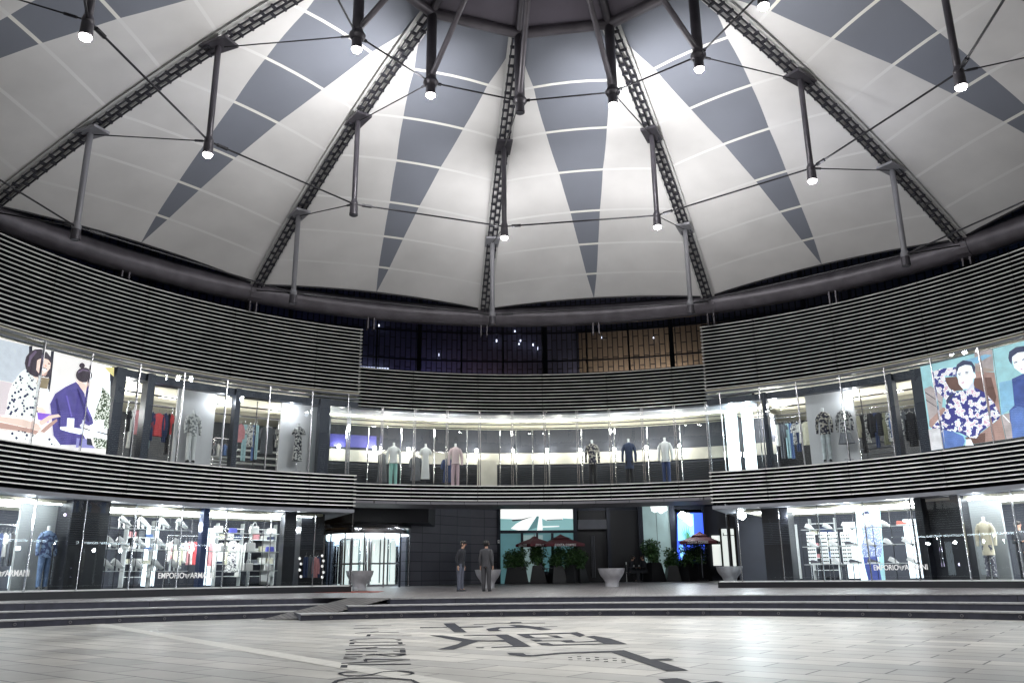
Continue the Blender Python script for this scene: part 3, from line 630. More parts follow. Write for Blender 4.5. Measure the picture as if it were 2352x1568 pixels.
# ================================================================ tower block beyond, seen over the gallery
TB = thing('glass_tower', (0, 0, 0), 'dark blue glazed tower block rising behind the gallery, warm tiles lit low down', 'building')
RTW = 27.0
mb = MB(); mb.arc(-1.7, 1.7, RTW + .9, RTW + 1.2, 6, 26, brickmat('tower_tiles', (.18, .18, .26), (.13, .13, .20), (.03, .03, .03), 1.1, .28, .6, 0, mort=.03, axes='zx'), st=.05); mb.build('tiled_wall', None, TB)
mb = MB(); mb.arc(.10, .60, RTW + .84, RTW + .9, 6, 14.2, brickmat('tan_tiles', (.40, .30, .19), (.30, .22, .14), (.03, .03, .03), 1.1, .28, .6, 0, mort=.03, axes='zx')); mb.build('tan_tiled_wall', None, TB)
TG = glassmat('tower_glass', (.40, .46, .66), .45, .05)
g = MB(); g.sheet(-1.7, 1.7, RTW, 6, 26, st=.0475); g.build('curtain_glass', TG, TB)
tx = [az(ZC2(x, 230), RTW) for x in (75, 320, 580, 850, 1090, 1345, 1600, 1835, 2070)]; st = (tx[-1] - tx[0]) / 8
for i in range(-14, 24):
    a = tx[0] + st * i; wd = .0045 if i % 3 == 2 else .0016; mb = MB(); mb.arc(a - wd, a + wd, RTW - .12, RTW - .02, 6, 26, M_blue); mb.build('mullion', None, TB)
for z in (9.6, 11.0, 12.3, 13.9, 15.3, 17, 18.6, 20.2, 22): mb = MB(); mb.arc(-1.7, 1.7, RTW - .08, RTW - .02, z - .04, z + .04, M_blue, st=.0475); mb.build('transom', None, TB)
# warm lamps standing at the foot of the tiled wall, cool rooms on the left
for i, (a, pw, c) in enumerate(((tx[4], 20, (1, .6, .45)), (tx[6], 40, (1, .8, .55)), (tx[7], 110, (1, .8, .55)), (tx[8], 110, (1, .8, .55)), (tx[2], 12, (.9, .6, .6)), (tx[3], 20, (1, .6, .5)), (tx[0], 12, (.6, .5, 1)), (-.9, 25, (.4, .5, 1)), (.9, 40, (.5, .8, 1)), (-.5, 15, (.35, .45, 1)), (-.2, 12, (.35, .45, 1)))):
    li = bpy.data.lights.new('wall_washer', 'AREA'); li.shape = 'RECTANGLE'; li.size = 2.6; li.size_y = .15; li.energy = pw; li.color = c
    o = bpy.data.objects.new('wall_washer', li); COL.objects.link(o); o.location = pos(a, RTW + .45, 10.7); o.rotation_euler = (pi - .25, 0, -a)
mb = MB(); rnd = random.Random(3)
for i in range(12):
    a = tx[0] - .1 + rnd.random() * .8; z = rnd.choice([12.6, 13.1, 13.3, 13.5, 14.2, 14.6]) + rnd.random() * .2; wd = .0006 + rnd.random() * .0018
    mb.arc(a, a + wd, RTW + .6, RTW + .66, z, z + .05 + rnd.random() * .12, M_lamp2)
for i in range(26): a = tx[0] - .02 + i * .0052; mb.arc(a, a + .0035, RTW + .6, RTW + .66, 11.85, 11.90, M_lamp2)
mb.build('office_lights', None, TB)
# roof columns carrying the ring pipe
# ================================================================ cafe front under the gallery
ZG = zm(1200, 1220, 3.36); ZH = zm(780, 1220, 4.126)
YF = 44.0
def gnd(x, y, ymax=43.2):
    lo, hi = 20.0, ymax
    f = lambda Y: (lambda q: q.z - pz(q.x, q.y))(ony(x, y, Y))
    if f(hi) < 0:
        for _ in range(40):
            m = (lo + hi) / 2
            if f(m) > 0: lo = m
            else: hi = m
    q = ony(x, y, hi); return Vector((q.x, q.y, pz(q.x, q.y)))
def fx_(x, y, z=ZG, Y=YF): q = ony(*z(x, y), Y); return q
def fbox(mb, x0, x1, y0, y1, z=ZG, Y=YF, dp=.1, m=None, to_ground=False):
    a, b = fx_(x0, (y0 + y1) / 2, z, Y), fx_(x1, (y0 + y1) / 2, z, Y); xm = (x0 + x1) / 2
    zt = fx_(xm, y0, z, Y).z; zb = .5 if to_ground else fx_(xm, y1, z, Y).z
    mb.box(((a.x + b.x) / 2, Y + dp / 2, (zt + zb) / 2), (b.x - a.x, dp, zt - zb), m); return mb
CF = thing('cafe_building', (0, 0, 0), 'dark cafe front under the gallery with teal shop windows and a black doorway', 'shop front')
M_stone = brickmat('stone_cladding', (.115, .115, .145), (.085, .085, .11), (.012, .012, .018), 1.25, .44, .5, 0, mort=.014, off=0, axes='xz', noise=.3)
# stone wall, kinked
p0 = fx_(960, 950, ZH, 39.5); p1 = fx_(1640, 950, ZH, 43.2); p2 = fx_(1912, 950, ZH, YF)
for a, b, nm in ((p0, p1, 'stone_wall'), (p1, p2, 'stone_wall')):
    mb = MB(); L = hypot(b.x - a.x, b.y - a.y); mb.box((0, .15, 0), (L, .3, 4.6)); o = mb.build(nm, M_stone, CF, loc=((a.x + b.x) / 2, (a.y + b.y) / 2, 2.6), rz=atan2(b.y - a.y, b.x - a.x))
mb = MB(); mb.box((0, 47.5, 2.4), (34, .3, 5)); mb.build('rear_wall', M_black, CF)
mb = MB(); mb.box((0, 42.8, 4.95), (34, 10, .3)); mb.build('terrace_ceiling', M_dark, CF)
mb = MB(); fbox(mb, 145, 2600, 130, 182, Y=YF + .25, dp=.4); mb.build('header_beam', M_blue, CF)
M_teal = mat('teal_backlit_film', (.13, .30, .33), .3, emis=.35, noise=.2, nscale=1)
M_teal2 = mat('pale_teal_film', (.30, .42, .42), .3, emis=.45, noise=.2, nscale=.8)
M_dress = mat('white_print', (.85, .87, .85), .5, emis=.9)
fr = MB()
for q in ((145, 172, 150, 790), (788, 822, 150, 790), (172, 788, 352, 376), (344, 366, 376, 770), (474, 492, 376, 770), (600, 622, 376, 770), (1072, 1100, 150, 790), (1340, 1378, 150, 790), (1605, 1652, 150, 790), (1888, 1905, 150, 790)): fbox(fr, *q, Y=YF - .06, dp=.2, to_ground=q[3] > 700)
fr.build('window_frame', M_blue, CF)
mb = MB(); fbox(mb, 172, 788, 376, 770, dp=.04, to_ground=True); mb.build('window', M_teal, CF)
mb = MB(); fbox(mb, 366, 474, 392, 770, Y=YF - .02, dp=.015, to_ground=True); fbox(mb, 492, 530, 392, 770, Y=YF - .02, dp=.015, to_ground=True); mb.build('window', M_teal2, CF)
mb = MB(); fbox(mb, 822, 1072, 262, 342, Y=YF - .02, dp=.3); mb.build('sign_beam', M_grey, CF)
mb = MB(); fbox(mb, 822, 1072, 165, 262, Y=YF + .4, dp=.1); fbox(mb, 822, 1072, 342, 790, Y=YF + .5, dp=.1, to_ground=True); fbox(mb, 1100, 1340, 150, 790, Y=YF + .3, dp=.1, to_ground=True); mb.build('dark_door', M_black, CF)
mb = MB()
for x in (940, 952, 965): q = fx_(x, 600, ZG, YF + .35); mb.sweep([(q.x, q.y, .9), (q.x, q.y, 3.0)], .02, n=6)
mb.build('door_rail', M_grey, CF)
mb = MB(); fbox(mb, 1378, 1605, 150, 780, dp=.05, to_ground=True); mb.build('backlit_column', M_teal2, CF)
mb = MB(); pts = [(1430, 150), (1440, 190), (1470, 205), (1490, 195), (1520, 215), (1550, 195), (1575, 185), (1572, 150)]; mb.face([fx_(x, y, ZG, YF - .012) for x, y in pts][::-1]); mb.build('white_print', M_dress, CF)
mb = MB(); q = fx_(1489, 400, ZG, YF - .005); mb.box((q.x, YF - .005, 2.4), (.02, .01, 3.9)); mb.build('panel_joint', M_dark, CF)
mb = MB(); fbox(mb, 1905, 2420, 150, 790, Y=YF + .1, dp=.2, to_ground=True); mb.build('grey_wall', M_dark2, CF)
M_wlit = mat('lit_doorway', (.90, .93, .88), .5, emis=.75)
for q in ((1955, 2025, 396, 648), (2040, 2150, 340, 652)): mb = MB(); fbox(mb, *q, Y=YF + .02, dp=.07); mb.build('lit_doorway', M_wlit, CF)
mb = MB(); fbox(mb, 2168, 2222, 390, 650, Y=YF + .02, dp=.07); mb.build('side_panel', M_teal2, CF)
mb = MB(); fbox(mb, 2028, 2040, 335, 790, Y=YF - .05, dp=.2, to_ground=True); fbox(mb, 2150, 2166, 335, 790, Y=YF - .05, dp=.2, to_ground=True); mb.build('door_post', M_black, CF)
# bow picture above the cafe doors
def tess(P, step):
    """triangles of a 2-D outline, split until no edge is longer than step"""
    from mathutils.geometry import tessellate_polygon
    V2 = [Vector((x, y, 0)) for x, y in P]; st = [tuple(P[i] for i in t) for t in tessellate_polygon([V2])]; out = []
    while st:
        t = st.pop(); d = [hypot(t[i][0] - t[(i + 1) % 3][0], t[i][1] - t[(i + 1) % 3][1]) for i in range(3)]; m = max(d)
        if m <= step: out.append(t); continue
        i = d.index(m); a, b, c = t[i], t[(i + 1) % 3], t[(i + 2) % 3]; q = ((a[0] + b[0]) / 2, (a[1] + b[1]) / 2); st += [(a, q, c), (q, b, c)]
    return out
def artwork(name, label, base, polys, z, surf, cat='picture', group=None, step=1e9):
    """printed panel: base outline then layers of flat coloured shapes, all on the real surface; surf(x,y,off)->point"""
    mb = MB(); bx, bm = base; nb = len(bx)
    for t in tess(bx, step): mb.face([surf(*z(x, y), 0) for x, y in t], bm); mb.face([surf(*z(x, y), -.05) for x, y in t][::-1], M_black)
    for i in range(nb):
        a, b = bx[i], bx[(i + 1) % nb]; mb.face([surf(*z(*a), 0), surf(*z(*a), -.05), surf(*z(*b), -.05), surf(*z(*b), 0)], M_black)
    for i, (P, m) in enumerate(polys):
        for t in tess(P, step): mb.face([surf(*z(x, y), .004 + .0012 * i) for x, y in t], m)
    return tag(mb.build(name, None), label, cat, group)
surfF = lambda x, y, o: ony(x, y, YF - .01 - o)
M_tl = mat('print_teal', (.22, .42, .43), .4, emis=.7); M_tl2 = mat('print_teal_shadow', (.12, .27, .29), .4, emis=.5); M_ln = mat('print_line', (.10, .15, .16), .5)
artwork('window_picture', 'backlit picture of a white dress bow on teal above the cafe window', ([(172, 175), (788, 175), (788, 352), (172, 352)], M_tl),
        [([(172, 175), (258, 175), (268, 258), (172, 255)], M_dress), ([(258, 175), (700, 175), (695, 262), (560, 272), (500, 240), (470, 235), (350, 262), (270, 275)], M_dress), ([(700, 175), (788, 175), (788, 256), (700, 250)], M_dress),
         ([(258, 338), (300, 300), (385, 250), (470, 232), (480, 240), (440, 290), (400, 350), (320, 352)], M_dress), ([(495, 240), (520, 236), (526, 350), (480, 352)], M_dress), ([(440, 290), (478, 232), (495, 236), (476, 330), (410, 350)], M_tl2), ([(526, 318), (665, 314), (665, 322), (526, 328)], M_dress), ([(268, 262), (350, 258), (460, 232), (350, 268), (272, 277)], M_ln), ([(560, 262), (690, 258), (690, 264), (560, 270)], M_ln)], ZG, surfF)
artwork('window_picture', 'glowing blue window picture of a green palm leaf behind the right parasol', ([(1655, 205), (1885, 205), (1885, 605), (1655, 605)], mat('print_blue', (.04, .10, .75), .4, emis=1.3)),
        [([(1660, 215), (1790, 215), (1800, 420), (1665, 440)], mat('print_pale_blue', (.25, .62, .95), .4, emis=1.5)), ([(1690, 205), (1760, 205), (1790, 300), (1770, 320), (1700, 260)], M_dress)] +
        [([(1735, 440), (1735 + dx * .5 - 4, 440 - dy * .5), (1735 + dx, 440 - dy), (1735 + dx * .5 + 6, 440 - dy * .5 + 8)], mat('print_leaf', (.08, .35, .16), .4, emis=.6)) for dx, dy in ((-50, 90), (-42, 120), (-25, 135), (0, 140), (20, 125), (35, 95), (42, 60), (-48, 55), (40, 25), (-40, 20))] +
        [([(1670, 480), (1700, 470), (1720, 560), (1690, 600)], mat('print_pale_blue', (0, 0, 0)))], ZG, surfF)
# revolving door
pc = ony(*ZH(560, 975), 39.0); pc = Vector((pc.x, 39.0, 0)); pc.z = pz(pc.x, pc.y) - .02
RV = thing('revolving_door', pc, 'big round revolving glass door glowing white beside the stone wall', 'revolving door')
RR = 1.97; Hh = 2.72
def cylpts(r, z, n=48, a0=0, a1=2 * pi): return [(r * sin(a0 + (a1 - a0) * i / n), -r * cos(a0 + (a1 - a0) * i / n), z) for i in range(n)]
mb = MB(); mb.rings([cylpts(RR, Hh - .42), cylpts(RR + .02, Hh - .40), cylpts(RR + .02, Hh - .02), cylpts(RR, Hh)], cap=True); mb.build('fascia', M_chrome, RV, True)
mb = MB(); mb.rings([cylpts(RR - .1, Hh - .47), cylpts(RR - .1, Hh - .43)]); mb.build('ceiling_light', mat('door_light', (.9, .97, 1), .5, emis=3.5), RV)
mb = MB(); mb.rings([cylpts(RR - .02, .02), cylpts(RR - .02, Hh - .44)], cap=False); mb.build('curved_glass', M_glass, RV, True)
for i in range(14):
    a = i * 2 * pi / 14 + .1; mb = MB(); mb.box((RR * sin(a), -RR * cos(a), (Hh - .42) / 2), (.06, .05, Hh - .42), a=a); mb.build('post', M_chrome if i % 2 else M_blue, RV)
for i in range(3):
    a = i * 2 * pi / 3 + .5; mb = MB(); c, s2 = cos(a), sin(a)
    for (r0_, r1_, z0, z1) in ((.05, 1.6, .02, .12), (.05, 1.6, 1.0, 1.08), (.05, 1.6, Hh - .6, Hh - .5), (1.5, 1.6, .02, Hh - .5), (.05, .12, .02, Hh - .5)):
        m_ = (r0_ + r1_) / 2; mb.box((m_ * c, m_ * s2, (z0 + z1) / 2), (r1_ - r0_, .04, z1 - z0), a=a)
    mb.build('wing', M_chrome, RV)
# bright lobby behind, black header over the door
mb = MB(); mb.box((pc.x - .1, 42.6, 2.0), (4.0, .1, 3.0), M_wlit); mb.build('lit_lobby_wall', None, CF)
rnd = random.Random(5)
for i in range(8):
    mb = MB(); x = pc.x - 2.0 + i * .5 + rnd.random() * .1; mb.box((x, 42.4, 1.8), (.03 + rnd.random() * .12, .05, 1.9 + rnd.random() * .3)); mb.build('lobby_post', [M_black, M_grey, M_teal2][i % 3], CF)
mb = MB(); mb.box((pc.x + .1, 40.0, 4.05), (5.6, 4.4, 1.35)); mb.build('door_header', M_black, CF)
for x_, y_, e_ in ((1.5, 38, 60), (5, 39, 50), (9, 39, 60), (-1.5, 37.5, 25)):  # fill lights without fixtures, added to brighten the dim terrace
    li = bpy.data.lights.new('terrace_fill', 'POINT'); li.energy = e_; li.color = (.95, .97, 1); li.shadow_soft_size = .1; o = bpy.data.objects.new('terrace_fill', li); COL.objects.link(o); o.location = (x_, y_, 4.3)
# red carpet strip in front of the door
mb = MB()
xs_ = [pc.x - 2.5 + i * .45 for i in range(11)]
for i in range(10):
    for (ya, yb) in ((29.9, 30.4), (30.4, 30.9), (30.9, 31.4)):
        mb.face([(xs_[i], ya, pz(xs_[i], ya) + .006), (xs_[i + 1], ya, pz(xs_[i + 1], ya) + .006), (xs_[i + 1], yb, pz(xs_[i + 1], yb) + .006), (xs_[i], yb, pz(xs_[i], yb) + .006)])
tag(mb.build('door_mat', mat('red_mat', (.42, .10, .07), .8, noise=.2)), 'long red mat in front of the revolving door', 'mat')
# ---------------------------------------------------------------- terrace furniture
def scale_at(p): return FPX / (p - Vector((0, 0, CAMZ))).dot(F0)
bowls = [(825, 1354, 'in front of the revolving door'), (1121, 1349.5, 'behind the two standing people'), (1406, 1347, 'between the two groups of shrubs'), (1678, 1341.5, 'at the foot of the steel mast on the right')]
BW = None
for i, (x, y, lab) in enumerate(bowls):
    p = gnd(x, y); L_ = 'large brushed steel bowl planter ' + lab
    if BW is None:
        BW = thing('bowl_planter', p, L_, 'planter', group='steel bowl planters on the terrace')
        mb = MB(); prof = [(.27, 0), (.265, .08), (.27, .18), (.33, .30), (.43, .42), (.50, .55), (.535, .68), (.545, .72), (.53, .72), (.50, .62), (.3, .58)]
        mb.loft([(0, 0, z, r, r) for r, z in prof], n=40, cap=False); mb.face([(.27 * cos(-q * pi / 20), .27 * sin(-q * pi / 20), 0) for q in range(40)]); mb.build('bowl', M_bowl, BW, True)
        mb = MB(); mb.loft([(0, 0, .60, .48, .48), (0, 0, .63, .3, .3), (0, 0, .64, .02, .02)], n=24); mb.build('soil', mat('soil', (.03, .02, .015), .9, noise=.3), BW)
    else: dup(BW, p, i * 1.3, L_)
# shrubs in tall tapered black pots
M_leaf = mat('leaf', (.045, .11, .035), .4, noise=.35, nscale=9); M_leaf2 = mat('young_leaf', (.09, .19, .05), .35, noise=.3, nscale=9)
M_pot = mat('black_pot', (.008, .008, .010), .45)
def shrub(seed, tall):
    r_ = random.Random(seed); t = thing('potted_shrub', (0, 0, 0), 'x', 'potted shrub')
    mb = MB(); h = .72
    for sx, (w0, w1) in (((1), (.30, .46)),):
        mb.rings([[(w * i, w * j, z) for i, j in ((-1, -1), (1, -1), (1, 1), (-1, 1))] for w, z in ((.34, 0), (.345, .02), (.22, h), (.20, h - .02), (.19, h - .06))], M_pot, cap=True)
    for i, j in ((-1, -1), (1, -1), (1, 1), (-1, 1)): mb.face([(.34 * i, .34 * j, .0), (.345 * i * .4, .345 * j - .0 * j, 0), (.2205 * i, .2205 * j, h - .1)], M_dark2)
    mb.build('pot', None, t)
    mb = MB()
    for i in range(6): a = r_.random() * 6.28; mb.sweep([(0, 0, h - .08), (.08 * cos(a), .08 * sin(a), h + .3), (.18 * cos(a), .18 * sin(a), h + .5 * tall)], [.014, .010, .005], n=5)
    mb.build('stems', mat('bark', (.07, .05, .03), .8), t)
    mb = MB(); n = 1500
    cl = [(r_.uniform(-.25, .25), r_.uniform(-.25, .25), h + .02 + tall * (r_.random() ** .8) * .78, r_.uniform(.13, .23)) for _ in range(20)]
    for i in range(n):
        x, y, z, rad = r_.choice(cl); f = 1 - .3 * (z - h) / tall; a, b = r_.uniform(0, 6.28), math.acos(r_.uniform(-1, 1)); rr = rad * r_.uniform(.55, 1.1)
        c = Vector((x * f + rr * sin(b) * cos(a), y * f + rr * sin(b) * sin(a), z + rr * cos(b)))
        L_ = r_.uniform(.07, .13); d = Vector((r_.gauss(0, 1), r_.gauss(0, 1), r_.gauss(-.3, .8))).normalized(); s2 = d.orthogonal().normalized() * L_ * .30; s2.rotate(Matrix.Rotation(r_.uniform(0, 6.28), 3, d))
        mid = c + d * L_ * .5; up2 = d.cross(s2).normalized() * L_ * .08
        mb.face([c, mid + s2 + up2, c + d * L_, mid - s2 + up2], M_leaf if r_.random() < .75 else M_leaf2)
    mb.build('foliage', None, t); return t
sh = {}
spots = [(1176, 1336, 0, 1, 'leftmost, next to the stone wall'), (1196, 1337, 1, 1.05, 'beside the leftmost one'), (1236, 1336, 2, 1.1, 'under the left parasol'), (1279, 1336, 0, 1.08, 'under the middle parasol'), (1316, 1335, 1, 1.12, 'by the black doorway'), (1332, 1335, 2, .9, 'right of the middle parasol pole, low'),
         (1503, 1333, 2, 1.18, 'by the pale column, tallest'), (1545, 1332, 0, .98, 'slim, right of the tallest'), (1583, 1331, 1, 1.08, 'in front of the palm picture'), (1611, 1330, 2, 1.05, 'under the right parasol, rightmost')]
for x, y, v, s_, lab in spots:
    p = gnd(x, y); L_ = 'leafy shrub in a tapered black pot ' + lab
    if v not in sh: sh[v] = shrub(11 + v, (.72, .8, .9)[v]); sh[v].location = p; sh[v]['label'] = L_; sh[v]['group'] = 'potted shrubs round the cafe terrace'; sh[v].scale = (s_ * 1.1,) * 3
    else: dup(sh[v], p, random.random() * 6, L_, None, (s_ * 1.1,) * 3)
# parasols
M_can_ = mat('burgundy_canvas', (.15, .035, .045), .75, noise=.2, nscale=3)
def parasol(p, R_, Hc, tiers, label, rz, txt):
    t = thing('parasol', p, label, 'parasol', rz, 'burgundy cafe parasols')
    mb = MB(); mb.sweep([(0, 0, 0), (0, 0, Hc + .30)], .024, n=8); mb.build('pole', M_grey, t); mb = MB(); mb.box((0, 0, .04), (.5, .5, .08)); mb.build('base', M_black, t)
    q4 = [(-1, -1), (1, -1), (1, 1), (-1, 1)]
    def ring(w, z, sag=0): 
        out = []
        for i in range(4):
            a, b = q4[i], q4[(i + 1) % 4]
            for f in (0, .25, .5, .75): out.append((w * (a[0] + (b[0] - a[0]) * f), w * (a[1] + (b[1] - a[1]) * f), z + sag * (1 - abs(f - .5) * 2 if f else 0)))
        return out
    top = .22 if tiers else .0
    mb = MB(); mb.rings([ring(R_, Hc - .34), ring(R_, Hc - .22), ring(R_ * .6, Hc - .06), ring(.25 if tiers else .06, Hc + .10)], cap=False); mb.build('canopy', M_can_, t)
    if tiers: mb = MB(); mb.rings([ring(R_ * .44, Hc + .07), ring(R_ * .2, Hc + .16), ring(.03, Hc + .27)], cap=True); mb.build('vent_cap', M_can_, t)
    else: mb = MB(); mb.rings([ring(.16, Hc + .06), ring(.05, Hc + .17)], cap=True); mb.build('vent_cap', M_can_, t)
    mb = MB()
    for a, b in q4: mb.sweep([(0, 0, Hc - .05), (a * R_ * .97, b * R_ * .97, Hc - .24)], .012, n=5)
    mb.build('ribs', M_grey, t)
    for k, (lx, ly, rz2) in enumerate(((0, -R_ - .012, 0), (R_ + .012, 0, pi / 2), (-R_ - .012, 0, -pi / 2))): textobj('COSTA COFFEE', .15, 'lettering', M_letter, t, (lx, ly, Hc - .285), (pi / 2, 0, rz2), (.002), .004, min(1.05, R_ * 1.05))
    return t
M_letter = mat('white_lettering', (.82, .82, .8), .6)
parasol(gnd(1229, 1336.5), .70, 2.14, False, 'burgundy parasol without a second tier, leftmost of three, lettered on its edge', .55, 1)
parasol(gnd(1290, 1337), 1.0, 2.12, True, 'wide burgundy two tier parasol in the middle, its white lettering facing the viewer', .18, 1)
parasol(gnd(1615, 1334), .92, 2.14, True, 'burgundy two tier parasol at the right, in front of the blue palm picture', -.35, 1)
# slender steel mast, litter bin, sign stand, cafe tables
p = gnd(1683, 1338); mb = MB(); mb.sweep([(0, 0, 0), (0, 0, 4.2 - p.z)], [.085, .075], n=14); mt = thing('steel_mast', p, 'slim grey steel mast rising behind the rightmost bowl planter', 'mast'); mb.build('shaft', M_grey, mt, True)
mb = MB(); mb.box((0, 0, 2.05), (.55, .03, .03)); mb.box((-.25, 0, 2.1), (.03, .03, .12)); mb.box((.25, 0, 2.1), (.03, .03, .12)); mb.build('bracket', M_black, mt)
mb = MB(); mb.box((0, 0, .01), (.3, .3, .02)); mb.build('base_plate', M_grey, mt)
p = gnd(1071, 1336); mb = MB(); bn = thing('litter_bin', p, 'slim black cylindrical litter bin against the stone wall', 'litter bin'); mb.loft([(0, 0, 0, .15, .15), (0, 0, .02, .17, .17), (0, 0, .86, .17, .17), (0, 0, .88, .14, .14)], n=20); mb.build('body', M_black, bn, True)
mb = MB(); mb.loft([(0, 0, .885, .16, .16), (0, 0, .92, .165, .165), (0, 0, .94, .1, .1)], n=20); mb.build('rim', M_grey, bn, True)
p = gnd(1440, 1331); sg = thing('sign_stand', p, 'small white upright sign stand beside the seated couple', 'sign stand'); mb = MB(); mb.box((0, 0, .01), (.42, .3, .02)); mb.build('foot', M_grey, sg); mb = MB(); mb.box((0, 0, .5), (.05, .03, .98)); mb.build('post', M_white, sg)
p = fx_(157, 447, ZG, YF - .08); mb = MB(); mb.box((0, 0, 0), (.11, .02, .17)); np_ = mb.build('notice', M_white, loc=p); tag(np_, 'small white notice on the black post beside the cafe window', 'notice'); mb = MB(); mb.box((0, -.012, .02), (.04, .005, .05)); mb.build('symbol', M_black, np_)
def table(p, label):
    t = thing('cafe_table', p, label, 'table', group='small dark cafe tables'); mb = MB(); mb.box((0, 0, .73), (.7, .7, .03)); mb.build('table_top', M_black, t); mb = MB(); mb.sweep([(0, 0, .02), (0, 0, .72)], .03, n=8); mb.box((0, 0, .015), (.42, .42, .03)); mb.build('pedestal', M_black, t); return t
TBL = table(gnd(1462, 1330), 'small dark square cafe table between the two seated people')
dup(TBL, gnd(1257, 1332), .2, 'small dark cafe table behind the pots under the left parasol')
def chair(p, rz, label):
    t = thing('cafe_chair', p, label, 'chair', rz, 'dark cafe chairs'); mb = MB(); mb.box((0, 0, .45), (.42, .42, .04)); mb.build('seat', M_black, t); mb = MB(); mb.box((0, .2, .68), (.42, .03, .36)); mb.build('backrest', M_black, t)
    for i, j in ((-1, -1), (1, -1), (1, 1), (-1, 1)): mb = MB(); mb.sweep([(.18 * i, .18 * j, .44), (.2 * i, .2 * j, 0)], .016, n=6); mb.build('leg', M_black, t)
    return t
c1_ = gnd(1448, 1331); c2_ = gnd(1484, 1331)
CH = chair(c1_, pi / 2, 'dark cafe chair under the seated man facing right')
dup(CH, c2_, -pi / 2, 'dark cafe chair under the seated man facing left')
dup(CH, gnd(1238, 1331.5), pi / 2 + .3, 'dark cafe chair behind the pots under the left parasol')
cupM = M_white
for i, (dx, lab) in enumerate(((-.12, 'left'), (.14, 'right'))):
    mb = MB(); mb.loft([(0, 0, 0, .03, .03), (0, 0, .09, .04, .04)], n=12); tag(mb.build('cup', cupM, loc=TBL.location + Vector((dx, -.1, .746))), 'white cup on the %s side of the table between the seated men' % lab, 'cup')
# flood lights that glare at the right
def flood(p, pw, label, rz=0, sz=.10):
    t = thing('flood_light', p, label, 'flood light', rz, 'glaring white flood lights'); mb = MB(); mb.loft([(0, .06, -sz, sz * .9, .05), (0, .06, sz, sz * .9, .05)], n=12); mb.build('housing', M_black, t)
    mb = MB(); mb.rings([[(sz * cos(q * pi / 8), 0, sz * sin(q * pi / 8)) for q in range(16)], [(sz * .8 * cos(q * pi / 8), -.02, sz * .8 * sin(q * pi / 8)) for q in range(16)]]); mb.build('lens', mat('flood_glow', (.9, .97, 1), .5, emis=150), t)
    li = bpy.data.lights.new('flood', 'POINT'); li.energy = pw; li.color = (.85, .95, 1); li.shadow_soft_size = sz
    o = bpy.data.objects.new('flood', li); COL.objects.link(o); o.parent = t; o.location = (0, -.14, 0)
flood(fx_(1700, 225, ZG, YF - .35), 40, 'flood light glaring over the blue palm picture', 0, .17)
flood(fx_(2200, 225, ZG, 33.0), 60, 'flood light glaring under the right wing corner', .2, .17)
for i, (x, y, lab) in enumerate(((265, 750, 'upper left'), (372, 745, 'upper right'), (275, 870, 'middle left'), (375, 865, 'middle right'), (300, 1020, 'lower left'), (365, 1020, 'lower right'))):
    a, z, t_ = cyl(*ZR2(x, y), 17.6); flood(pos(a, 17.6, z), 12 if y < 900 else 20, 'flood light of the glaring stack in the right glass corner, %s' % lab, -a, .08 if y < 900 else .13)

for x0, x1 in ((215, 300), (335, 415)):  # glowing panels added to imitate the glare in the right glass corner
    a0, a1 = az(ZR2(x0, 850), 17.9), az(ZR2(x1, 850), 17.9); mb = MB(); mb.arc(a0, a1, 17.9, 17.95, 4.7, 7.5, mat('painted_glare', (.85, .95, 1), .5, emis=2.2)); mb.build('added_glare_panel', None, WR)
# ================================================================ shop lighting
def plight(p, e, c=(1, .97, .9), r=.12):
    li = bpy.data.lights.new('shop_light', 'POINT'); li.energy = e; li.color = c; li.shadow_soft_size = r
    o = bpy.data.objects.new('shop_light', li); COL.objects.link(o); o.location = p
for s_, e1 in ((-1, aL), (1, aR)):
    a = e1 + s_ * .10
    while abs(a) < 1.62: plight(pos(a, 20.2, 7.0), 160); plight(pos(a + s_ * .05, 16.72, 7.15), 24, (.95, .98, 1), .06); a += s_ * .16
    a = (aLl if s_ < 0 else aRl) + s_ * .10
    while abs(a) < 1.5: plight(pos(a, 17.2, 2.75), 95, (.95, .98, 1)); plight(pos(a + s_ * .06, 16.1, 3.0), 22, (.95, .98, 1), .05); a += s_ * .13
for i in range(8): plight(pos(c0 + .06 + (c1 - c0 - .12) * i / 7, 18.3, 6.9), 30, (1, .97, .86))
